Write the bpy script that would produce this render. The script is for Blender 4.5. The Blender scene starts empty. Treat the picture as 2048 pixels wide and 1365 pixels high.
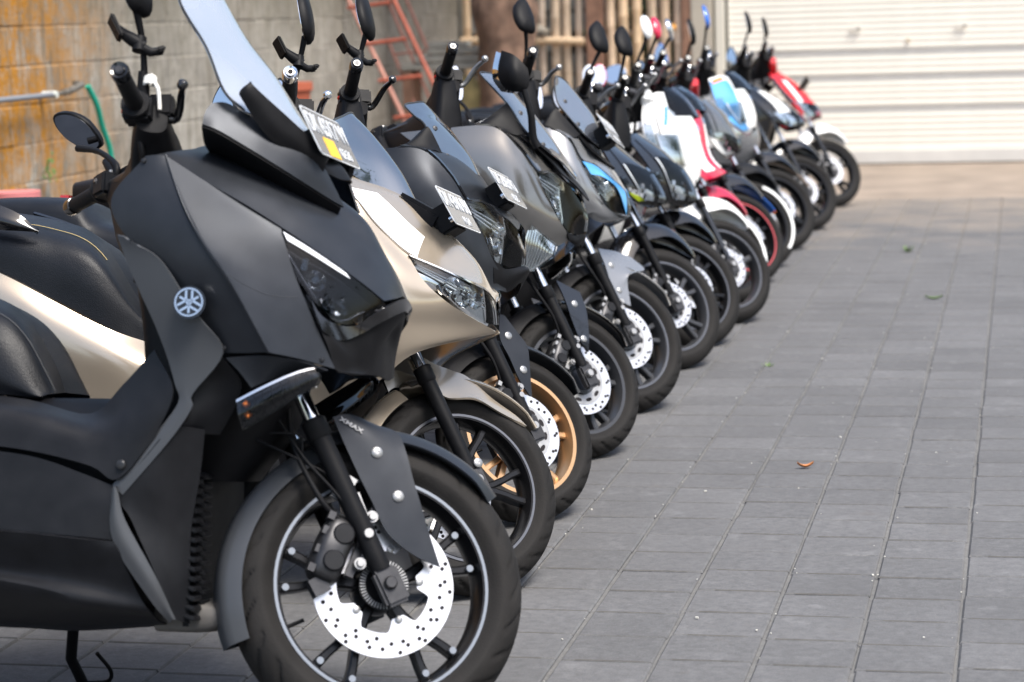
import bpy, bmesh, math, random
import numpy as np
from mathutils import Vector, Matrix
random.seed(11)
rng = np.random.default_rng(5)
R = math.radians
sc = bpy.context.scene
col = sc.collection

# ------------------------------------------------------------------ camera, sky, sun, exposure
yaw, pitch, roll = R(12.75), R(8.15), R(1.8)
fw = Vector((-math.sin(yaw)*math.cos(pitch), math.cos(yaw)*math.cos(pitch), -math.sin(pitch)))
rt = Vector((math.cos(yaw), math.sin(yaw), 0)); up = rt.cross(fw)
rt2 = rt*math.cos(roll) - up*math.sin(roll); up2 = up*math.cos(roll) + rt*math.sin(roll)
cam = bpy.data.cameras.new('camera'); cam.lens = 79.98; cam.sensor_width = 36
cam.clip_start = .05; cam.clip_end = 500
cam.dof.use_dof = True; cam.dof.focus_distance = 5.6; cam.dof.aperture_fstop = 4.2
co = bpy.data.objects.new('camera', cam); col.objects.link(co)
m = Matrix((rt2, up2, -fw)).transposed().to_4x4(); m.translation = (0, 0, 1.38); co.matrix_world = m
sc.camera = co

SUN_EL, SUN_AZ = R(62), R(122)          # azimuth clockwise from +Y: from the right and behind the camera
w = bpy.data.worlds.new('World'); sc.world = w; w.use_nodes = True
nt = w.node_tree
sky = nt.nodes.new('ShaderNodeTexSky'); sky.sky_type = 'NISHITA'; sky.sun_disc = False
sky.sun_elevation = SUN_EL; sky.sun_rotation = SUN_AZ; sky.air_density = 1.2; sky.dust_density = 3.5; sky.ozone_density = 1.0
bg = nt.nodes['Background']; bg.inputs[1].default_value = .11
nt.links.new(sky.outputs[0], bg.inputs[0])
sl = bpy.data.lights.new('sun', 'SUN'); sl.energy = 2.0; sl.angle = R(22); sl.color = (1, .965, .91)
so = bpy.data.objects.new('sun', sl); col.objects.link(so)
sd = Vector((math.sin(SUN_AZ)*math.cos(SUN_EL), math.cos(SUN_AZ)*math.cos(SUN_EL), math.sin(SUN_EL)))
so.rotation_euler = sd.to_track_quat('Z', 'Y').to_euler()
vs = sc.view_settings; vs.view_transform = 'Standard'; vs.look = 'None'; vs.exposure = 1.3; vs.gamma = 1; vs.use_curve_mapping = False
sc.cycles.use_denoising = True
sc.cycles.max_bounces = 8; sc.cycles.transparent_max_bounces = 16
sc.cycles.caustics_reflective = False; sc.cycles.caustics_refractive = False

# ------------------------------------------------------------------ materials
MATS = {}
def mat(name, color, rough=.5, metal=0, coat=0, spec=.5, noise=0, nscale=20, bump=0, bscale=60, alpha=1, ior=1.45, trans=0, aniso=None, objrand=0):
    if name in MATS: return MATS[name]
    M = bpy.data.materials.new(name); M.use_nodes = True; n = M.node_tree.nodes; L = M.node_tree.links
    p = n['Principled BSDF']
    p.inputs['Base Color'].default_value = (*color, 1); p.inputs['Roughness'].default_value = rough
    p.inputs['Metallic'].default_value = metal; p.inputs['Coat Weight'].default_value = coat; p.inputs['Coat Roughness'].default_value = .04
    p.inputs['Specular IOR Level'].default_value = spec; p.inputs['Alpha'].default_value = alpha; p.inputs['IOR'].default_value = ior
    p.inputs['Transmission Weight'].default_value = trans
    tc = n.new('ShaderNodeTexCoord')
    if noise or objrand:
        nz = n.new('ShaderNodeTexNoise'); nz.inputs['Scale'].default_value = nscale; nz.inputs['Detail'].default_value = 6
        L.new(tc.outputs['Object'], nz.inputs['Vector'])
        hs = n.new('ShaderNodeHueSaturation'); hs.inputs['Color'].default_value = (*color, 1)
        mr = n.new('ShaderNodeMapRange'); mr.inputs['From Min'].default_value = .25; mr.inputs['From Max'].default_value = .75
        mr.inputs['To Min'].default_value = 1-noise; mr.inputs['To Max'].default_value = 1+noise
        L.new(nz.outputs['Fac'], mr.inputs['Value'])
        if objrand:
            oi = n.new('ShaderNodeObjectInfo'); mr2 = n.new('ShaderNodeMapRange')
            mr2.inputs['To Min'].default_value = 1-objrand; mr2.inputs['To Max'].default_value = 1+objrand
            L.new(oi.outputs['Random'], mr2.inputs['Value'])
            mu = n.new('ShaderNodeMath'); mu.operation = 'MULTIPLY'; L.new(mr.outputs[0], mu.inputs[0]); L.new(mr2.outputs[0], mu.inputs[1])
            L.new(mu.outputs[0], hs.inputs['Value'])
        else: L.new(mr.outputs[0], hs.inputs['Value'])
        L.new(hs.outputs[0], p.inputs['Base Color'])
        mr3 = n.new('ShaderNodeMapRange'); mr3.inputs['To Min'].default_value = max(0, rough-.08); mr3.inputs['To Max'].default_value = min(1, rough+.08)
        L.new(nz.outputs['Fac'], mr3.inputs['Value']); L.new(mr3.outputs[0], p.inputs['Roughness'])
    if bump:
        bz = n.new('ShaderNodeTexNoise'); bz.inputs['Scale'].default_value = bscale; bz.inputs['Detail'].default_value = 5
        L.new(tc.outputs['Object'], bz.inputs['Vector'])
        b = n.new('ShaderNodeBump'); b.inputs['Strength'].default_value = bump; b.inputs['Distance'].default_value = .01
        L.new(bz.outputs['Fac'], b.inputs['Height']); L.new(b.outputs[0], p.inputs['Normal'])
    MATS[name] = M
    return M
matte_grey = mat('matte_grey_paint', (.029, .032, .038), .36, .4, spec=.26, noise=.14, nscale=16, bump=.035, bscale=700)
matte_trim = mat('matte_grey_trim', (.07, .074, .081), .4, .3, spec=.28, noise=.06, nscale=9)
black_plastic = mat('black_plastic', (.0065, .0065, .0075), .5, spec=.17, noise=.25, nscale=30, bump=.06, bscale=400)
grey_plastic = mat('charcoal_plastic', (.011, .0115, .0135), .42, spec=.2, noise=.2, nscale=25, bump=.05, bscale=400)
black_gloss = mat('gloss_black', (.008, .008, .009), .08, coat=.6)
gun_gloss = mat('gloss_gunmetal', (.17, .166, .16), .13, .6, coat=.9, noise=.05, nscale=12)
champagne = mat('champagne_paint', (.45, .38, .295), .22, .6, coat=.7, noise=.03, nscale=6)
silver_paint = mat('silver_paint', (.25, .255, .265), .26, .5, coat=.6, noise=.03, nscale=6)
white_gloss = mat('white_gloss', (.84, .84, .82), .14, coat=.8)
red_gloss = mat('red_gloss', (.6, .012, .018), .14, coat=.8)
crimson = mat('crimson_gloss', (.5, .01, .045), .14, coat=.8)
blue_gloss = mat('blue_gloss', (.02, .12, .48), .16, coat=.8)
sky_blue = mat('sky_blue_film', (.1, .36, .72), .15, coat=.6)
rubber = mat('tyre_rubber', (.0145, .0135, .013), .75, spec=.25, noise=.3, nscale=14, bump=.12, bscale=220)
grip_rubber = mat('grip_rubber', (.008, .008, .009), .6, spec=.25, bump=.25, bscale=500)
rim_black = mat('rim_black', (.01, .01, .011), .25, .2, spec=.4)
rim_grey = mat('rim_grey', (.06, .062, .068), .3, .4)
rim_gold = mat('rim_gold', (.62, .38, .2), .3, .75)
stripe_silver = mat('rim_stripe', (.2, .22, .25), .35, .5); stripe_dim = mat('rim_edge_machined', (.13, .135, .15), .3, .6)
stripe_red = mat('rim_stripe_red', (.5, .07, .08), .35)
chrome = mat('chrome', (.7, .71, .72), .08, 1)
steel = mat('brushed_steel', (.7, .7, .71), .3, .85, noise=.05, nscale=120)
alu = mat('cast_aluminium', (.34, .34, .34), .42, .8, noise=.12, nscale=60)
dark_metal = mat('dark_metal', (.05, .05, .053), .4, .7, noise=.2, nscale=60)
void = mat('drill_hole', (.012, .01, .012), .9)
seat_mat = mat('seat_vinyl', (.008, .009, .0115), .4, spec=.3, noise=.15, nscale=25, bump=.15, bscale=350)
stitch = mat('seat_stitching', (.42, .32, .14), .6); stitch_grey = mat('grey_stitching', (.09, .09, .092), .7); edge_dark = mat('screen_edge', (.03, .032, .036), .3)
mirror_glass = mat('mirror_glass', (.75, .77, .8), .02, 1)
def glassy(name, tint, ior=1.5, base=0., rough=.03, body=None, bodyfac=0.):
    M = bpy.data.materials.new(name); M.use_nodes = True; n = M.node_tree.nodes; L = M.node_tree.links; n.remove(n['Principled BSDF'])
    tr = n.new('ShaderNodeBsdfTransparent'); tr.inputs[0].default_value = (*tint, 1); gl = n.new('ShaderNodeBsdfGlossy'); gl.inputs['Roughness'].default_value = rough
    fr_ = n.new('ShaderNodeFresnel'); fr_.inputs['IOR'].default_value = ior; ad = n.new('ShaderNodeMath'); ad.operation = 'ADD'; ad.use_clamp = True; ad.inputs[1].default_value = base
    L.new(fr_.outputs[0], ad.inputs[0]); under = tr.outputs[0]
    if body:
        df = n.new('ShaderNodeBsdfDiffuse'); df.inputs[0].default_value = (*body, 1); m1 = n.new('ShaderNodeMixShader'); m1.inputs[0].default_value = bodyfac
        L.new(tr.outputs[0], m1.inputs[1]); L.new(df.outputs[0], m1.inputs[2]); under = m1.outputs[0]
    mx = n.new('ShaderNodeMixShader'); L.new(ad.outputs[0], mx.inputs[0]); L.new(under, mx.inputs[1]); L.new(gl.outputs[0], mx.inputs[2])
    L.new(mx.outputs[0], n['Material Output'].inputs[0]); MATS[name] = M; return M
lens_dark = glassy('smoked_lens', (.5, .51, .53), 1.33); lens_clear = glassy('clear_lens', (.9, .92, .93), 1.4)
lens_smoke = glassy('signal_lens', (.6, .62, .65), 1.35)
reflector = mat('lamp_reflector', (.82, .84, .86), .1, .95)
drl = mat('light_guide_white', (.8, .82, .86), .2, coat=.5)
amber = mat('amber_bulb', (.75, .2, .04), .3)
screen_mat = glassy('windscreen_frosted', (.85, .9, .97), 1.65, .34, .1, (.82, .88, .97), .45)
screen_dark = glassy('windscreen_smoked', (.12, .13, .15), 1.8, .3, .04, (.1, .12, .16), .14)
screen_grey = glassy('windscreen_grey', (.35, .37, .4), 1.75, .26, .05, (.33, .36, .43), .3)
plate_black = mat('plate_enamel_sky_grey', (.15, .155, .165), .25, coat=.5)  # black plate lightened to grey: sky reflection put into the base colour
plate_white = mat('plate_paint_white', (.6, .62, .64), .3)
yellow_paint = mat('sticker_yellow', (.85, .5, .03), .4)
lime_paint = mat('sticker_lime', (.62, .75, .02), .3)
orange_paint = mat('sticker_orange', (.85, .2, .04), .3)
cloth_white = mat('white_rag', (.75, .74, .7), .9, bump=.3, bscale=120)

# ------------------------------------------------------------------ mesh helpers
def make(name, V, F, m, parent=None, smooth=True, sharp=38, X=None, recalc=True):
    me = bpy.data.meshes.new(name)
    if X is not None:
        A = np.asarray(V, float); Mx = np.array(X); A = A @ Mx[:3, :3].T + Mx[:3, 3]; V = A.tolist()
    me.from_pydata([tuple(map(float, v)) for v in V], [], F)
    if recalc:
        b = bmesh.new(); b.from_mesh(me); bmesh.ops.recalc_face_normals(b, faces=b.faces); b.to_mesh(me); b.free()
    if smooth:
        me.polygons.foreach_set('use_smooth', [True]*len(me.polygons))
        if sharp: me.set_sharp_from_angle(angle=R(sharp))
    me.materials.append(m); me.update()
    o = bpy.data.objects.new(name, me); col.objects.link(o)
    if parent is not None: o.parent = parent
    return o
def tag(o, label=None, cat=None, group=None, kind=None):
    for k, v in (('label', label), ('category', cat), ('group', group), ('kind', kind)):
        if v: o[k] = v
    return o
def thing(name, label, cat, loc=(0, 0, 0), rot=(0, 0, 0), group=None):
    o = bpy.data.objects.new(name, None); col.objects.link(o); o.location = loc; o.rotation_euler = rot
    o.empty_display_size = .1
    return tag(o, label, cat, group)
def crw(t):
    t2, t3 = t*t, t*t*t
    return np.array([-.5*t3+t2-.5*t, 1.5*t3-2.5*t2+1, -1.5*t3+2*t2+.5*t, .5*t3-.5*t2])
def cr1(A, n):
    A = np.asarray(A, float); k = len(A)
    if k == 1: return A
    P = np.concatenate([[2*A[0]-A[1]], A, [2*A[-1]-A[-2]]])
    out = []
    for i in range(k-1):
        for j in range(n):
            W = crw(j/n); out.append(sum(W[q]*P[i+q] for q in range(4)))
    out.append(A[-1]); return np.array(out)
def crat(A, u):
    k = len(A); P = np.concatenate([[2*A[0]-A[1]], A, [2*A[-1]-A[-2]]])
    u = min(max(u, 0), k-1-1e-6); i = int(u); W = crw(u-i); return sum(W[q]*P[i+q] for q in range(4))
def surf(rows, u, v):
    return crat(np.array([crat(np.asarray(r, float), v) for r in rows]), u)
def crgrid(A, n, mm=None):
    A = np.asarray(A, float); B = cr1(A, n)
    return np.transpose(cr1(np.transpose(B, (1, 0, 2)), mm or n), (1, 0, 2))
def gnormals(G, ref=None):
    du = np.gradient(G, axis=0); dv = np.gradient(G, axis=1); N = np.cross(du, dv)
    N /= np.linalg.norm(N, axis=2, keepdims=True)+1e-9
    c = G.reshape(-1, 3).mean(0)
    if ref is None: ref = np.array([c[0]-.18, 0, c[2]-.12])
    if ((G-ref)*N).sum() < 0: N = -N
    return N
def solid(G, thick, off=0, ref=None):
    r, c = G.shape[:2]; N = gnormals(G, ref); O = G+N*off; I = G+N*(off-thick)
    V = np.concatenate([O.reshape(-1, 3), I.reshape(-1, 3)]); k = r*c; F = []
    for i in range(r-1):
        for j in range(c-1):
            a = i*c+j; F.append((a, a+1, a+c+1, a+c)); F.append((k+a, k+a+c, k+a+c+1, k+a+1))
    for i in range(r-1):
        for j, s in ((0, 0), (c-1, 1)):
            a = i*c+j; F.append((a, a+c, k+a+c, k+a))
    for j in range(c-1):
        for i in (0, r-1):
            a = i*c+j; F.append((a, a+1, k+a+1, k+a))
    return V, F
MIR = Matrix.Diagonal((1, -1, 1, 1))
def sheet(name, rows, m, parent, thick=.004, n=5, mirror=False, center=False, off=0, X=None, ref=None, sharp=38):
    A = np.asarray(rows, float)
    if center:
        A[:, -1, 1] = 0
        B = A[:, -2::-1].copy(); B[:, :, 1] *= -1; A = np.concatenate([A, B], 1)
    G = crgrid(A, n); V, F = solid(G, thick, off, ref)
    o = make(name, V, F, m, parent, X=X, sharp=sharp)
    if mirror:
        V2 = V.copy(); V2[:, 1] *= -1; make(name, V2, F, m, parent, X=X, sharp=sharp)
    return o
def patch(name, rows, quad, m, parent, off=.003, thick=.004, n=10, k=6, mirror=False, X=None):
    A = [np.asarray(r, float) for r in rows]; q = np.array(quad, float)
    G = np.zeros((n+1, k+1, 3))
    for i in range(n+1):
        for j in range(k+1):
            s, t = i/n, j/k
            uv = (1-s)*(1-t)*q[0]+s*(1-t)*q[1]+s*t*q[2]+(1-s)*t*q[3]
            G[i, j] = surf(A, uv[0], uv[1])
    V, F = solid(G, thick, off)
    o = make(name, V, F, m, parent, X=X)
    if mirror:
        V2 = V.copy(); V2[:, 1] *= -1; make(name, V2, F, m, parent, X=X)
    return o
def frame(d):
    d = np.asarray(d, float); d = d/np.linalg.norm(d); a = np.array([0, 0, 1.]) if abs(d[2]) < .9 else np.array([1., 0, 0])
    s = np.cross(d, a); s /= np.linalg.norm(s); return s, np.cross(s, d), d
def tube_vf(pts, r, n=10, base=0):
    pts = np.asarray(pts, float); k = len(pts); r = [r]*k if np.isscalar(r) else list(r); V, F = [], []
    T = np.gradient(pts, axis=0) if k > 2 else np.array([pts[1]-pts[0]]*2)
    s, t, d = frame(T[0])
    for i in range(k):
        d = T[i]/np.linalg.norm(T[i]); s = s-d*(s@d); s /= np.linalg.norm(s); t = np.cross(d, s)
        for j in range(n):
            a = 2*math.pi*j/n; V.append(pts[i]+r[i]*(math.cos(a)*s+math.sin(a)*t))
    for i in range(k-1):
        for j in range(n): F.append((base+i*n+j, base+i*n+(j+1) % n, base+(i+1)*n+(j+1) % n, base+(i+1)*n+j))
    F.append(tuple(base+j for j in range(n))[::-1]); F.append(tuple(base+(k-1)*n+j for j in range(n)))
    return V, F
def tube(name, pts, r, m, parent=None, n=10, bend=0, X=None):
    if bend: pts = cr1(pts, bend); r = r if np.isscalar(r) else list(cr1(np.array(r)[:, None], bend)[:, 0])
    V, F = tube_vf(pts, r, n); return make(name, V, F, m, parent, X=X, sharp=50)
class Join:
    def __init__(s): s.V, s.F = [], []
    def add(s, V, F):
        b = len(s.V); s.V += [tuple(v) for v in V]; s.F += [tuple(b+i for i in f) for f in F]; return s
    def tube(s, pts, r, n=8): return s.add(*tube_vf(pts, r, n))
    def box(s, c, size, Rm=None): return s.add(*box_vf(c, size, Rm))
    def lathe(s, prof, c, ax, n=24): return s.add(*lathe_vf(prof, c, ax, n))
    def build(s, name, m, parent=None, X=None, sharp=38): return make(name, s.V, s.F, m, parent, X=X, sharp=sharp, smooth=sharp > 0)
def box_vf(c, size, Rm=None, taper=1):
    x, y, z = [q/2 for q in size]
    P = np.array([(sx*x*(taper if sz > 0 else 1), sy*y*(taper if sz > 0 else 1), sz*z) for sz in (-1, 1) for sx, sy in ((-1, -1), (1, -1), (1, 1), (-1, 1))], float)
    if Rm is not None: P = P @ np.array(Rm.to_3x3()).T
    return P+np.array(c), [(0, 3, 2, 1), (4, 5, 6, 7), (0, 1, 5, 4), (1, 2, 6, 5), (2, 3, 7, 6), (3, 0, 4, 7)]
def box(name, c, size, m, parent=None, Rm=None, bevel=.004, X=None, taper=1):
    V, F = box_vf((0, 0, 0), size, Rm, taper); b = bmesh.new(); vs_ = [b.verts.new(v) for v in V]
    for f in F: b.faces.new([vs_[i] for i in f])
    if bevel: bmesh.ops.bevel(b, geom=b.edges[:], offset=bevel, segments=2, affect='EDGES', clamp_overlap=True)
    b.verts.ensure_lookup_table(); b.verts.index_update()
    V = [np.array(v.co)+np.array(c) for v in b.verts]; F = [[v.index for v in f.verts] for f in b.faces]; b.free()
    return make(name, V, F, m, parent, X=X, sharp=30)
def lathe_vf(prof, c, ax, n=32, closed=False):
    s, t, d = frame(ax); V, F = [], []; k = len(prof)
    for j in range(n):
        a = 2*math.pi*j/n; e = math.cos(a)*s+math.sin(a)*t
        for r, h in prof: V.append(np.array(c)+e*r+d*h)
    for j in range(n):
        for i in range(k-1 if not closed else k):
            F.append((j*k+i, j*k+(i+1) % k, ((j+1) % n)*k+(i+1) % k, ((j+1) % n)*k+i))
    return V, F
def lathe(name, prof, c, ax, m, parent=None, n=32, closed=False, X=None, sharp=38):
    V, F = lathe_vf(prof, c, ax, n, closed); return make(name, V, F, m, parent, X=X, sharp=sharp)
def rings_vf(rings):
    k = len(rings[0]); V = [p for r in rings for p in r]; F = []
    for i in range(len(rings)-1):
        for j in range(k): F.append((i*k+j, i*k+(j+1) % k, (i+1)*k+(j+1) % k, (i+1)*k+j))
    F.append(tuple(range(k))[::-1]); F.append(tuple((len(rings)-1)*k+j for j in range(k)))
    return V, F
def hull(name, st, m, parent=None, e=2.6, n=24, sub=4, X=None, axis='x'):
    """st: stations (x, y_centre, z_centre, half_width, half_height) along x (or along y / z)."""
    S = cr1(np.array(st, float), sub); rings = []
    for q in S:
        ring = []
        for j in range(n):
            a = 2*math.pi*j/n; ca, sa = math.cos(a), math.sin(a)
            p = math.copysign(abs(ca)**(2/e), ca)*max(q[3], .001); r_ = math.copysign(abs(sa)**(2/e), sa)*max(q[4], .001)
            if axis == 'x': ring.append((q[0], q[1]+p, q[2]+r_))
            elif axis == 'y': ring.append((q[1]+p, q[0], q[2]+r_))
            else: ring.append((q[1]+p, q[2]+r_, q[0]))
        rings.append(ring)
    V, F = rings_vf(rings); return make(name, V, F, m, parent, X=X, sharp=45)
def plate(name, outline, m, parent=None, thick=.006, X=None, bevel=0, rnd=0):
    """outline: 3D points of a flat-ish polygon, thickened along +y."""
    P = np.asarray(outline, float); k = len(P); Q = P+np.array([0, thick, 0])
    V = np.concatenate([P, Q]); F = [tuple(range(k))[::-1], tuple(k+i for i in range(k))]+[(i, (i+1) % k, k+(i+1) % k, k+i) for i in range(k)]
    return make(name, V, F, m, parent, X=X, smooth=False)
def text(name, body, size, m, parent, X, depth=.0012):
    cu = bpy.data.curves.new(name, 'FONT'); cu.body = body; cu.size = size; cu.align_x = 'CENTER'; cu.align_y = 'CENTER'; cu.extrude = depth; cu.offset = size*.012
    o = bpy.data.objects.new('tmp', cu); col.objects.link(o)
    dg = bpy.context.evaluated_depsgraph_get(); me = bpy.data.meshes.new_from_object(o.evaluated_get(dg)); bpy.data.objects.remove(o)
    me.transform(X); me.materials.clear(); me.materials.append(m); me.name = name
    q = bpy.data.objects.new(name, me); col.objects.link(q); q.parent = parent; return q

def side_text(nm, body, size, m, par, c, ang, X=None, sx=1.0):
    a = R(ang); Mx = Matrix.Translation(c) @ Matrix(((math.cos(a), math.sin(a), 0, 0), (0, 0, -1, 0), (-math.sin(a), math.cos(a), 0, 0), (0, 0, 0, 1))) @ Matrix.Diagonal((sx, 1, 1, 1))
    return text(nm, body, size, m, par, (X if X is not None else Matrix.Identity(4)) @ Mx, .0006)
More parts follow.
